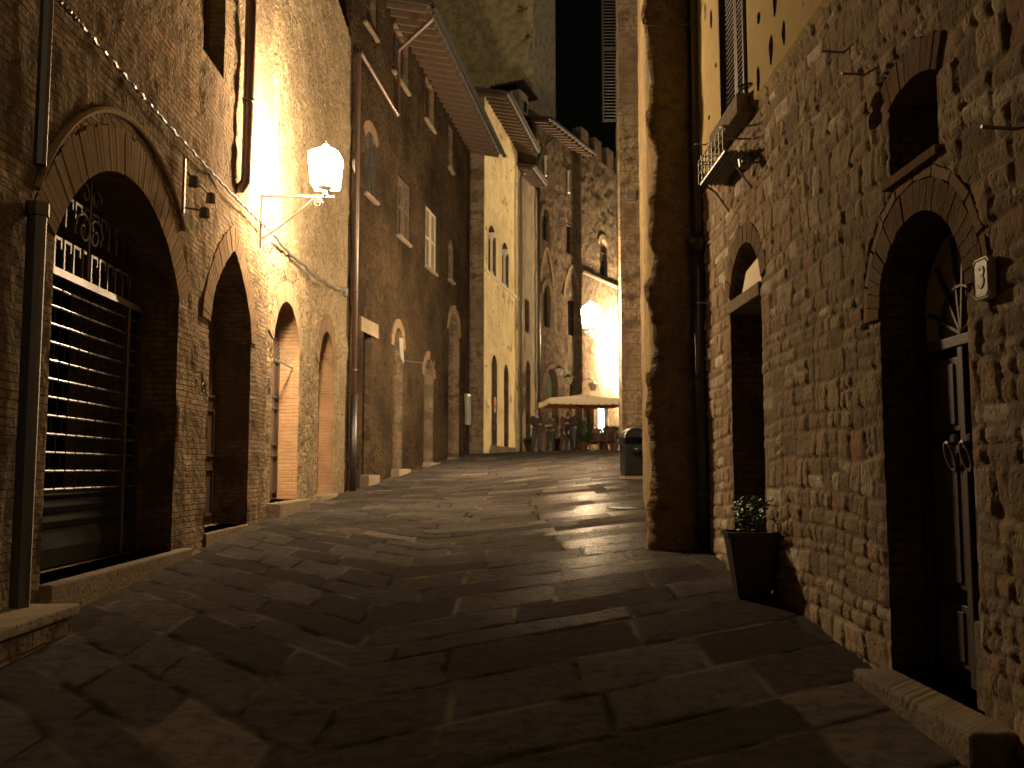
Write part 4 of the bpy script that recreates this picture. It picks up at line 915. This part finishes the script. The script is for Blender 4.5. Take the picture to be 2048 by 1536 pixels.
fo.parent = WN.root; fo.matrix_parent_inverse = (Matrix.Translation(WN.root.location) @ Matrix.Rotation(WN.a, 4, 'Z')).inverted() @ Matrix.Translation(t0.location) @ Matrix.Rotation(WNf.a, 4, 'Z'); bpy.data.objects.remove(t0)
# open shutter standing out from the street face
zb1 = at(1220, 243, 25.5).z; zt1 = zb1 + 4.2; xs_ = at(1240, 150, 25.5).x; xe = at(1204, 150, 25.5).x
sr = empty('open_shutter', (xs_, 25.5, zb1), 0, 'grey louvred shutter standing open against the black sky', 'shutter')
louvre(sr, xe - xs_, 0.04, 0, zt1 - zb1, 0, 'shutterg', .09, 1, 'shutter_leaf')
# meter box and fittings on the end wall
q = at(1262, 392, 23.95); MB().b2(-.12, .12, -.1, .05, -.12, .12).build('junction_box', 'greypipe', WN.root).matrix_parent_inverse = (Matrix.Translation(WN.root.location) @ Matrix.Rotation(WN.a, 4, 'Z')).inverted() @ Matrix.Translation(q)
# recess wall between pier and corner house
rc = Wall((4.6, 24.4), (3.2, 16.8), 'recessed_house', 'recessed dark house wall between the red pipe and the litter bins', 'house'); facade(rc, 0, rc.L, 0, 13, .12, ['ashlar', 'ashlar'], 'fbm', .05, seed=85, back=3)

# ================================================================== LAMPS
def lamp(loc, rz, label, arm, lamat, down=.78, lant=(.18, .225, .50), off=None):
    """wrought iron wall bracket: x outward from the wall; lantern standing on the arm"""
    r = empty('street_lamp', loc, rz, label, 'street lamp', 'lit lanterns on wall brackets')
    off = off or arm * .86
    m = MB(); m.box((arm / 2, 0, 0), (arm, .035, .03)); m.box((.018, 0, -down / 2), (.03, .035, down))
    pts = [(.03 + (arm * .72) * math.sin(q * PI / 2) ** 1.0 * (1 - .0), 0, -down * .82 * (1 - (1 - math.cos(q * PI / 2)) ** 0 * math.sin(q * PI / 2) ** 1.2) - .0) for q in np.linspace(0, 1, 14)]
    m.tube(pts, .012, 6)
    for (cx, cz, r0, s) in ((.16, -down * .45, .07, 1), (.12, -down * 1.0, .08, -1), (arm * .78, -.10, .075, 1)):
        m.tube([(cx + r0 * (1 - q / 11) * math.cos(q), 0, cz + s * r0 * (1 - q / 11) * math.sin(q)) for q in np.linspace(0, 9, 26)], .009, 5)
    m.build('bracket', 'rust', r)
    b, t, h = lant; z0 = .14; m = MB(); m.lathe([(.05, .015), (.03, .05), (.03, .09), (b * .8, z0)], (off, 0, 0), 8)
    m.build('lantern_base', 'iron', r)
    g = MB(); vs = [(off + sx * w, sy * w, z) for z, w in ((z0 + .01, b), (z0 + h, t)) for sx, sy in ((-1, -1), (1, -1), (1, 1), (-1, 1))]
    ap = (off, 0, z0 + h + .16); g.add(vs + [ap], [(3, 2, 1, 0), (0, 1, 5, 4), (1, 2, 6, 5), (2, 3, 7, 6), (3, 0, 4, 7), (4, 5, 8), (5, 6, 8), (6, 7, 8), (7, 4, 8)]); g.build('lantern_glass', lamat, r)
    m = MB()
    for i in range(4): p, q = Vector(vs[i]), Vector(vs[i + 4]); k = Vector(((p.x - off) * .06, p.y * .06, 0)); m.tube([p + k, q + k], .010, 4)
    for i in range(4): m.tube([Vector(vs[4 + i]) * 1.0, Vector(vs[4 + (i + 1) % 4])], .011, 4); m.tube([vs[4 + i], ap], .008, 4)
    m.lathe([(.03, 0), (.045, .02), (.02, .05), (.008, .09)], (off, 0, z0 + h + .15), 8)
    m.build('lantern_frame', 'iron', r)
    return r
u, z = WA.uv(517, 392); p = WA.w(u, -.03, z); lamp(p, WA.a - PI / 2, 'lit street lamp on a scrolled bracket above the arched doors on the left', 1.12, 'lamp1', .8, off=.98)
q = at(1242, 665, 24.5); lamp((q.x, 24.5, q.z), PI, 'lit street lamp on a long arm from the corner house, middle of the three lamps', .95, 'lamp2', .3, off=.78)
u, z = WG.uv(1222, 722); p = WG.w(u, -.03, z); lamp(p, WG.a - PI / 2, 'farthest lit street lamp, low on the crenellated palace above the café umbrella', 1.1, 'lamp3', .5, lant=(.22, .28, .6))

# ================================================================== fittings on the left walls
def cable_on(W, pts, r, n=40, sag=.0):
    out = []; uv = [W.uv(*p) for p in pts]
    for (a, b) in zip(uv, uv[1:]):
        for k in range(n):
            t = k / n; out.append((a[0] + (b[0] - a[0]) * t, -.075 - .01 * math.sin(k * 1.3), a[1] + (b[1] - a[1]) * t - sag * math.sin(PI * t) + .006 * math.sin(k * 2.1)))
    out.append((uv[-1][0], -.07, uv[-1][1])); return out
m = MB(); m.tube(cable_on(WA, [(60, -40), (137, 41), (300, 225), (456, 392), (534, 466)], .022), .017, 6)
tag(m.build('wall_cable', 'greypipe', loc=(WA.p.x, WA.p.y, 0), rot=(0, 0, WA.a)), 'pale bundled cable running slantwise over the big shop arch', 'cable')
m = MB(); m.tube(cable_on(WB, [(538, 470), (600, 530), (640, 562), (686, 584)], .02, 16, .05), .022, 6); u, z = WB.uv(684, 584); m.box((u, -.08, z), (.14, .1, .2))
tag(m.build('wall_cable', 'ironpipe', loc=(WB.p.x, WB.p.y, 0), rot=(0, 0, WB.a)), 'dark sagging cable on the pitted wall ending at the downpipe', 'cable')
u, z = WA.uv(357, 372); fx = empty('spotlight_cross', WA.w(u, -.03, z), WA.a, 'unlit iron cross fitting with three little spotlights beside the big arch', 'light fitting')
m = MB(); m.box((0, -.03, .0), (.04, .03, .62)); m.tube([(-.3, -.22, .0), (0, -.06, .16), (.3, -.22, .0)], .012, 5); m.tube([(0, -.05, -.25), (0, -.25, -.28)], .012, 5); m.build('cross_arm', 'rust', fx)
for (x, y_, zz) in ((-.32, -.24, -.04), (.32, -.24, -.04), (0, -.27, -.3)): MB().lathe([(.02, .06), (.05, .05), (.06, -.05), (.055, -.06)], (x, y_, zz), 8).build('spotlight', 'iron', fx)
for W, x, y_, lab in ((WA, 388, 765, 'iron tether ring on the brick pier beside the big shop arch'), (WA, 525, 772, 'iron hook on the wall before the orange brick doorway')):
    u, z = W.uv(x, y_); m = MB(); m.tube([(0, 0, .12), (0, -.06, .12), (0, -.07, -.02)], .012, 5); m.tube([(.05 * math.sin(q), -.08, -.06 + .05 * math.cos(q)) for q in np.linspace(0, 2 * PI, 13)], .011, 5)
    tag(m.build('wall_hook', 'iron', loc=W.w(u, -.03, z), rot=(0, 0, W.a)), lab, 'hook')
# menu case near the end of the brown house
u, z = WC.uv(933, 850); mc = empty('menu_case', WC.w(u, 0, z), WC.a, 'narrow framed menu case with a little lamp arm on the end of the brown house', 'sign')
MB().b2(-.45, .45, -.12, .02, 0, 1.25).build('case_frame', 'iron', mc); MB().b2(-.38, .38, -.128, -.121, .08, 1.17).build('case_paper', 'whitec', mc); MB().tube([(0, 0, 1.45), (0, -.3, 1.5), (.0, -.45, 1.42)], .025, 6).build('case_lamp_arm', 'zinc', mc)

# ================================================================== litter bins
def litter_bin(loc, rz, label):
    r = empty('litter_bin', loc, rz, label, 'litter bin', 'litter bins')
    w, d, h = .56, .46, .92; n = 12
    MB().b2(-w / 2 - .02, w / 2 + .02, -d / 2 - .02, d / 2 + .02, 0, .07).build('plinth', 'flag', r)
    m = MB(); m.b2(-w / 2, w / 2, -d / 2, d / 2, .07, .76); m.build('bin_body', 'bin', r, bevel=.03)
    out = [(-w / 2, .90)] + [(-w / 2 * math.cos(PI * i / n), .90 + .22 * math.sin(PI * i / n)) for i in range(1, n)] + [(w / 2, .90)]
    m = MB(); m.prism(out, -d / 2 - .02, d / 2 + .02); m.build('hood', 'bin', r, bevel=.015)
    m = MB()
    for s in (-1, 1): m.b2(s * w / 2 - .02, s * w / 2 + .02, -d / 2, d / 2, .76, .90)
    m.b2(-w / 2 + .02, w / 2 - .02, d / 2 - .03, d / 2, .76, .90); m.build('posts', 'bin', r)
    rimp = [(-w / 2 * 1.02 * math.cos(PI * i / n), -d / 2 - .03, .90 + .225 * math.sin(PI * i / n)) for i in range(n + 1)]
    MB().tube(rimp, .02, 6).build('hood_rim', 'steel', r)
    MB().lathe([(.05, -.1), (.13, -.04), (.15, .04), (.14, .06)], (0, -d / 2 - .10, .62), 14).build('ashtray', 'bin', r, smooth=True)
    return r
b0 = at(1270, 955, 21.0); b0 = Vector((b0.x, 21.0, gzf(b0.x, 21)))
litter_bin((b0.x, 21.0, gzf(b0.x, 21)), .12, 'dark domed litter bin with ashtray, the nearer of the pair by the pipe')
litter_bin((b0.x + .08, 21.75, gzf(b0.x, 21.75) + .0), .12, 'dark domed litter bin mostly hidden behind the nearer one')

# ================================================================== planter with plant
pp = on_ground(1545, 1200, 5, 12)
pl = empty('planter', (min(pp.x + .3, 1.955), pp.y + .15, gzf(pp.x, pp.y + .15)), -.08, 'tall tapered dark square planter against the stone wall before the small doorway', 'planter')
def taper_box(m, w0, w1, z0, z1, mi=0):
    m.add([(-w0, -w0, z0), (w0, -w0, z0), (w0, w0, z0), (-w0, w0, z0), (-w1, -w1, z1), (w1, -w1, z1), (w1, w1, z1), (-w1, w1, z1)], [(3, 2, 1, 0), (4, 5, 6, 7), (0, 1, 5, 4), (1, 2, 6, 5), (2, 3, 7, 6), (3, 0, 4, 7)], mi)
m = MB(); taper_box(m, .125, .195, 0, .50); m.build('pot', 'planter', pl, bevel=.006)
m = MB()
for s in (-1, 1): m.b2(-.21, .21, s * .20 - .012, s * .20 + .012, .49, .525); m.b2(s * .20 - .012, s * .20 + .012, -.188, .188, .491, .524)
m.build('pot_rim', 'planter', pl); MB().b2(-.188, .188, -.188, .188, .49, .505).build('soil', 'soil', pl)
def herb(parent, c, n, h, spread, mat='leaf', leaf=.05):
    m = MB(); st = MB()
    for k in range(n):
        a = random.uniform(0, 2 * PI); b = Vector((c[0] + random.uniform(-.08, .08), c[1] + random.uniform(-.08, .08), c[2])); d = Vector((math.cos(a) * spread * random.random(), math.sin(a) * spread * random.random(), h * random.uniform(.6, 1)))
        pts = [b + d * t - Vector((0, 0, .06 * t * t)) for t in (0, .35, .7, 1)]; st.tube(pts, .004, 4)
        for j in range(14):
            t = random.uniform(.15, 1); q = b + d * t; e = Vector((random.uniform(-1, 1), random.uniform(-1, 1), random.uniform(-.2, .8))).normalized() * leaf; s = e.orthogonal().normalized() * leaf * .22; m.add([q, q + e * .5 + s, q + e, q + e * .5 - s], [(0, 1, 2, 3)])
    f = m.build('foliage', mat, parent); st.build('stems', 'leaf', parent); return f
hp = empty('plant', pl.matrix_basis @ Vector((0, 0, .49)), 0, 'wispy green herb growing in the dark tapered planter', 'plant'); herb(hp, (0, 0, 0), 26, .34, .24)

# ================================================================== café at the far end
def bush(name, loc, r, h, label, group=None, pot=True, mat='darkleaf', n=420, box=None):
    o = empty(name, loc, 0, label, 'plant', group); m = MB(); base = .34 if pot else 0
    if pot: MB().lathe([(.15, 0), (.22, .3), (.24, .3), (.24, .36), (.2, .36), (.19, .32)], (0, 0, 0), 12).build('pot', 'clay', o, smooth=True)
    MB().tube([(0, 0, base), (.02, 0, base + h * .4), (0, .02, base + h * .8)], [.03, .02, .01], 6).build('stem', 'wood', o)
    for k in range(n):
        if box: q = Vector((random.uniform(-box[0], box[0]), random.uniform(-box[1], box[1]), base + random.uniform(.0, h)))
        else:
            v = Vector((random.gauss(0, 1), random.gauss(0, 1), random.gauss(0, 1))).normalized() * random.uniform(.5, 1) ** .5; q = Vector((v.x * r, v.y * r, base + h / 2 + v.z * h / 2 * (1 + .2 * math.sin(v.x * 7))))
        e = Vector((random.uniform(-1, 1), random.uniform(-1, 1), random.uniform(-.5, 1))).normalized() * .11; s = e.orthogonal().normalized() * .035; m.add([q, q + e * .5 + s, q + e, q + e * .5 - s], [(0, 1, 2, 3)])
    m.build('foliage', mat, o); return o
def G(px, Y): x = at(px, 900, Y).x; return Vector((x, Y, gzf(x, Y)))
# umbrella
uy = 45.0; ux = at(1163, 800, uy).x; ug = gzf(ux, uy); ztop = at(1172, 784, uy).z; zed = at(1100, 797, uy - 1.5).z
um_ = empty('cafe_umbrella', (ux, uy, ug), .12, 'wide beige café umbrella with scalloped orange edge above the outdoor tables', 'umbrella')
he = zed - ug; hh = he + .30; W2, D2 = 1.8, 1.6; m = MB(); n = 10; cs = [(-W2, -D2), (W2, -D2), (W2, D2), (-W2, D2)]
rows = []
for t in np.linspace(0, 1, 8):
    rw_ = []
    for i in range(4):
        for k in range(n):
            a, b = cs[i], cs[(i + 1) % 4]; s = k / n; x = a[0] + (b[0] - a[0]) * s; y_ = a[1] + (b[1] - a[1]) * s; rw_.append((x * (.02 + .98 * t), y_ * (.02 + .98 * t), hh - (hh - he) * (t ** .8) - .03 * math.sin(PI * s) * t))
    rows.append(rw_)
N_ = 4 * n; vs = [p for r in rows for p in r]; fs = [(i * N_ + j, i * N_ + (j + 1) % N_, (i + 1) * N_ + (j + 1) % N_, (i + 1) * N_ + j) for i in range(7) for j in range(N_)] + [tuple(range(N_ - 1, -1, -1))]
m.add(vs, fs); o = m.build('canopy', 'canvas', um_); sol = o.modifiers.new('s', 'SOLIDIFY'); sol.thickness = .01
for i, mt in ((0, 'canvas'), (1, 'orangecanvas'), (2, 'orangecanvas'), (3, 'canvas')):
    m = MB(); a, b = Vector(cs[i]), Vector(cs[(i + 1) % 4]); K = 44
    top = []; bot = []
    for k in range(K + 1):
        p = a.lerp(b, k / K); top.append((p.x * 1.002, p.y * 1.002, he + .0 - .03 * math.sin(PI * k / K))); bot.append((p.x * 1.01, p.y * 1.01, he - .22 - .05 * abs(math.sin(PI * k / 4)) - .03 * math.sin(PI * k / K)))
    m.add(top + bot, [(k, k + 1, K + 2 + k, K + 1 + k) for k in range(K)]); o = m.build('valance', mt, um_); sol = o.modifiers.new('s', 'SOLIDIFY'); sol.thickness = .008
MB().tube([(0, 0, 0), (0, 0, hh)], .045, 8).b2(-.3, .3, -.3, .3, 0, .08).build('pole', 'wood', um_)
m = MB()
for c in cs + [(0, -D2), (0, D2), (-W2, 0), (W2, 0)]: m.tube([(0, 0, hh - .06), (c[0] * .5, c[1] * .5, hh - (hh - he) * .57 - .05), (c[0], c[1], he - .0)], .014, 5); m.tube([(0, 0, he - .3), (c[0] * .5, c[1] * .5, hh - (hh - he) * .57 - .06)], .012, 5)
m.build('ribs', 'wood', um_)
# tables, chairs
def table(loc, label):
    o = empty('cafe_table', loc, random.uniform(0, 1), label, 'table', 'café tables under the umbrella')
    MB().b2(-.38, .38, -.38, .38, .72, .75).build('table_top', 'blackc', o)
    m = MB(); 
    for i in range(4):
        a, b = [(-.4, -.4), (.4, -.4), (.4, .4), (-.4, .4)][i], [(-.4, -.4), (.4, -.4), (.4, .4), (-.4, .4)][(i + 1) % 4]
        m.add([(a[0], a[1], .76), (b[0], b[1], .76), (b[0] * 1.05, b[1] * 1.05, .3), (a[0] * 1.05, a[1] * 1.05, .3)], [(0, 1, 2, 3)])
    m.add([(-.4, -.4, .76), (.4, -.4, .76), (.4, .4, .76), (-.4, .4, .76)], [(0, 1, 2, 3)]); s = m.build('tablecloth', 'redc', o)
    MB().tube([(0, 0, 0), (0, 0, .72)], .03, 8).b2(-.25, .25, -.03, .03, 0, .04).b2(-.03, .03, -.25, .25, .0, .038).build('pedestal', 'iron', o)
def chair(loc, rz, label):
    o = empty('cafe_chair', loc, rz, label, 'chair', 'slatted café chairs'); MB().b2(-.21, .21, -.2, .22, .43, .46).build('seat', 'chair', o)
    for sx in (-1, 1):
        MB().tube([(sx * .19, .2, .43), (sx * .2, .22, 0)], .016, 6).build('leg', 'chair', o); MB().tube([(sx * .19, -.18, .43), (sx * .2, -.22, 0)], .016, 6).build('leg', 'chair', o)
    m = MB()
    for sx in (-1, 1): m.tube([(sx * .19, -.19, .45), (sx * .2, -.27, .92)], .016, 6)
    for k in range(5): m.tube([(-.14 + k * .07, -.195, .48), (-.14 + k * .07, -.265, .9)], .012, 5)
    m.box((0, -.268, .91), (.42, .03, .05)); m.build('backrest', 'chair', o)
table(G(1200, 43.4), 'small square café table with dark red cloth, right end under the umbrella'); table(G(1168, 45.6), 'small square café table with dark red cloth beside the umbrella pole')
for i, (x, y_, rz, lb) in enumerate(((1189, 42.6, 0, 'slatted café chair with its back to the street, left of the right table'), (1204, 42.5, .15, 'slatted café chair with its back to the street, before the right table'), (1219, 42.9, .4, 'slatted café chair turned slightly, nearest the hedge'), (1158, 44.7, -.3, 'slatted café chair beside the umbrella pole table'))): chair(G(x, y_), rz, lb)
bush('hedge_plant', G(1228, 43.6), .5, .75, 'dense dark hedge plant at the right end of the café terrace', None, True, box=(.45, .25), n=900)
bush('hedge_plant', G(1208, 46.8), .5, .75, 'dense dark hedge plant before the lit shop window', None, True, box=(.5, .25), n=900)
bush('potted_shrub', G(1167, 42.0), .42, 1.0, 'bushy potted shrub right of the standing group')
bush('potted_shrub', G(1059, 45.0), .25, .3, 'low potted shrub left of the standing group')
bush('potted_shrub', G(1113, 47.0), .25, .3, 'low potted shrub behind the middle of the standing group')
# unlit café lanterns
def cafe_lantern(px, py, Y, label, W, s=1.0):
    u, z = W.uv(px, py); p = W.w(u, 0, z)
    o = empty('wall_lantern', p, W.a, label, 'lantern', 'unlit lanterns on swan neck arms'); L = .9 * s
    MB().tube([(0, 0, .1), (0, -.3 * s, .55 * s), (0, -.7 * s, .6 * s), (0, -L, .42 * s)], .022, 6).build('swan_neck', 'iron', o)
    MB().lathe([(.05, .42), (.12, .36), (.34, .26), (.34, .24), (.05, .24)], (0, -L, 0), 12).build('lantern_hood', 'iron', o)
    MB().lathe([(.27, .24), (.15, -.12), (.02, -.16)], (0, -L, 0), 8).build('lantern_glass', 'milk', o)
cafe_lantern(1089, 748, 50, 'unlit milky wall lantern, leftmost, on the pipe side of the arch', WF); cafe_lantern(1108, 765, 50, 'unlit milky wall lantern in front of the green arched door', WF); cafe_lantern(1158, 778, 50, 'unlit milky wall lantern just above the beige umbrella', WF)

# ================================================================== people
def skin(name, V, E, mat, parent, lv=1, root=0):
    me = bpy.data.meshes.new(name); me.from_pydata([v[0] for v in V], E, []); me.materials.append(M[mat]); o = bpy.data.objects.new(name, me); COL.objects.link(o); o.parent = parent
    mo = o.modifiers.new('skin', 'SKIN'); mo.use_smooth_shade = True
    for i, v in enumerate(V):
        sv = me.skin_vertices[0].data[i]; r = v[1]; sv.radius = r if isinstance(r, tuple) else (r, r); sv.use_root = (i == root)
    s = o.modifiers.new('sub', 'SUBSURF'); s.levels = lv; s.render_levels = lv; return o
def person(loc, rz, label, top='navy', low='jeans', hair='hair', H=1.72, stance=.1, arms=('down', 'down'), long_hair=False, lean=0.0, step_=.0):
    o = empty('person', loc, rz, label, 'person', 'people standing before the café'); k = H / 1.75
    def v(x, y, z): return (x * k, (y - lean * max(0, z - .9)) * k, z * k)
    B = [(v(0, 0, .95), (.14, .11)), (v(0, 0, 1.15), (.125, .095)), (v(0, 0, 1.36), (.155, .105)), (v(0, 0, 1.46), (.08, .07)), (v(0, -.01, 1.53), .052), (v(0, -.025, 1.60), (.062, .075)), (v(0, -.015, 1.67), (.074, .09)), (v(0, -.01, 1.725), (.05, .06))]
    E = [(0, 1), (1, 2), (2, 3), (3, 4), (4, 5), (5, 6), (6, 7)]; J = dict()
    B.append((v(0, -.125, 1.635), .014)); E.append((6, 8))
    for s in (-1, 1): B.append((v(s * .085, 0, 1.64), .014)); E.append((6, len(B) - 1))
    arm_pts = []
    for s, mode in zip((-1, 1), arms):
        if mode == 'down': pts = [(s * .19, 0, 1.42), (s * .24, .02, 1.14), (s * .25, -.06, .90), (s * .245, -.08, .82)]
        elif mode == 'front': pts = [(s * .19, 0, 1.42), (s * .25, .03, 1.15), (s * .12, -.22, 1.10), (s * .05, -.28, 1.11)]
        else: pts = [(s * .19, 0, 1.42), (s * .27, .04, 1.16), (s * .2, -.2, 1.3), (s * .17, -.24, 1.38)]
        rr = [.052, .042, .03, .026]; arm_pts.append((pts, s)); prev = 2
        for p, r in zip(pts, rr): B.append((v(*p), r)); E.append((prev, len(B) - 1)); prev = len(B) - 1
        hd = Vector(pts[3]) - Vector(pts[2]); hd.normalize(); sd = Vector((0, 1, 0)) if abs(hd.z) > .5 else Vector((0, 0, 1)); pc = Vector(pts[3]) + hd * .05
        B.append((v(*pc), (.03, .018))); E.append((prev, len(B) - 1)); pi_ = len(B) - 1
        for f in range(4):
            b_ = pc + sd * (.028 - .018 * f) + hd * .035; t_ = b_ + hd * (.05 + (.012 if f in (1, 2) else 0)) + Vector((-s * .012, 0, 0))
            B.append((v(*b_), .009)); E.append((pi_, len(B) - 1)); B.append((v(*t_), .007)); E.append((len(B) - 2, len(B) - 1))
        b_ = pc + sd * .04; B.append((v(*b_), .01)); E.append((pi_, len(B) - 1)); B.append((v(*(b_ + hd * .03 + sd * .015)), .008)); E.append((len(B) - 2, len(B) - 1))
    legs = []
    for s in (-1, 1):
        pts = [(s * .095, 0, .88), (s * (.1 + stance * .4), -.02 - s * step_ * .5, .5), (s * (.1 + stance), .03 - s * step_, .10), (s * (.1 + stance), .01 - s * step_, .05), (s * (.115 + stance), -.12 - s * step_, .03)]
        rr = [.088, .062, .04, .042, .036]; legs.append((pts, s)); prev = 0
        for p, r in zip(pts, rr): B.append((v(*p), r)); E.append((prev, len(B) - 1)); prev = len(B) - 1
    skin('body', B, E, 'skin', o, 1)
    # jacket
    V = [(v(0, 0, .84), (.18, .15)), (v(0, 0, 1.12), (.172, .14)), (v(0, 0, 1.36), (.19, .14)), (v(0, 0, 1.49), (.1, .09))]; E = [(0, 1), (1, 2), (2, 3)]
    for pts, s in arm_pts:
        prev = 2
        for p, r in zip(pts, (.075, .06, .045, .042)): V.append((v(*p), r)); E.append((prev, len(V) - 1)); prev = len(V) - 1
    skin('jacket', V, E, top, o, 1)
    V = [(v(0, 0, 1.0), (.15, .12))]; E = []
    for pts, s in legs:
        prev = 0
        for p, r in zip(pts[:3], (.11, .085, .07)): V.append((v(p[0], p[1], p[2] if p[2] > .2 else .05), r)); E.append((prev, len(V) - 1)); prev = len(V) - 1
    skin('trousers', V, E, low, o, 1)
    for pts, s in legs:
        skin('shoe', [(v(pts[3][0], pts[3][1] + .06, .05), .06), (v(pts[4][0], pts[4][1] - .03, .035), .052)], [(0, 1)], 'blackc', o, 1)
    V = [(v(0, .02, 1.725), (.10, .105)), (v(0, .05, 1.60), (.085, .065))]; E = [(0, 1)]
    if long_hair: V.append((v(0, .06, 1.48), (.07, .04))); E.append((1, 2))
    skin('hair', V, E, hair, o, 1); return o
person(G(1073, 39.0), .5, 'person in a navy jacket and grey trousers, leftmost of the group', 'navy', 'jeans', 'hair', 1.76, .04, ('front', 'front'), step_=.08)
p2_ = person(G(1101, 39.2), -.3, 'person with brown jacket and black trousers holding a pale paper', 'brownc', 'blackc', 'hair', 1.64, .02, ('front', 'front'), True)
person(G(1128, 39.6), 1.2, 'person in a maroon jacket, half hidden behind the rightmost person', 'redc', 'blackc', 'hair', 1.74, .03, ('down', 'up'), False, step_=.1)
person(G(1148, 39.0), -1.0, 'person in black jacket, rightmost of the standing group', 'blackc', 'jeans', 'hair', 1.78, .05, ('down', 'front'), step_=.12)
person(G(1138, 40.0), 2.4, 'person in dark navy clothes at the back of the group', 'navy', 'navy', 'hair', 1.70, .05, ('down', 'down'), True)
pm_ = p2_.matrix_basis @ Vector((0, -.33, 1.06)); tag(MB().box((0, 0, 0), (.3, .21, .006), rx=.5).build('paper_sheet', 'whitec', loc=pm_, rot=(0, 0, -.3)), 'pale sheet of paper held by the person in the brown jacket', 'paper')
# drain cover in the paving
dc = on_ground(1245, 1019, 8, 25)
m = MB()
for k in range(9): m.b2(-.2 + k * .046, -.2 + k * .046 + .025, -.16, .16, .0, .012)
m.b2(-.22, .2, -.19, -.16, 0, .014); m.b2(-.22, .2, .16, .19, 0, .014)
tag(m.build('drain_grate', 'iron', loc=(dc.x, dc.y, gzf(dc.x, dc.y) + .012), rot=(0, 0, .0)), 'small dark slotted drain grate in the paving right of centre', 'drain')

sd_ = bpy.data.lights.new('tower_fill', 'SUN'); tower_fill = bpy.data.objects.new('tower_fill', sd_); COL.objects.link(tower_fill); sd_.energy = .6; sd_.angle = math.radians(10); sd_.color = (1, .80, .50)  # dim warm fill added to brighten the tower; the night has no sun
tower_fill.rotation_euler = (-Vector((.52, -.85, .364))).to_track_quat('-Z', 'Y').to_euler()
# ================================================================== world, camera, render
w = bpy.data.worlds.new('World'); sc.world = w; w.use_nodes = True; bg = w.node_tree.nodes['Background']
bg.inputs[0].default_value = (.9, .75, .6, 1); bg.inputs[1].default_value = .0016
cd = bpy.data.cameras.new('camera'); cam = bpy.data.objects.new('camera', cd); COL.objects.link(cam); sc.camera = cam
cam.location = (0, 0, EYE); cam.rotation_euler = (PI / 2 + PITCH, 0, 0); cd.sensor_width = 17.3; cd.sensor_fit = 'HORIZONTAL'; cd.lens = F / 2048 * 17.3; cd.clip_end = 1000; cd.clip_start = .05
cd.dof.use_dof = True; cd.dof.focus_distance = 7.0; cd.dof.aperture_fstop = 1.6
sc.view_settings.view_transform = 'Standard'; sc.view_settings.look = 'None'; sc.view_settings.gamma = 1; sc.view_settings.exposure = 0
sc.render.engine = 'CYCLES'; sc.cycles.use_denoising = True; sc.cycles.max_bounces = 5; sc.cycles.diffuse_bounces = 3; sc.cycles.glossy_bounces = 2; sc.cycles.use_adaptive_sampling = True; sc.cycles.adaptive_threshold = .02
sc.cycles.sample_clamp_indirect = 4.0
try: sc.cycles.denoiser = 'OPENIMAGEDENOISE'
except Exception: pass
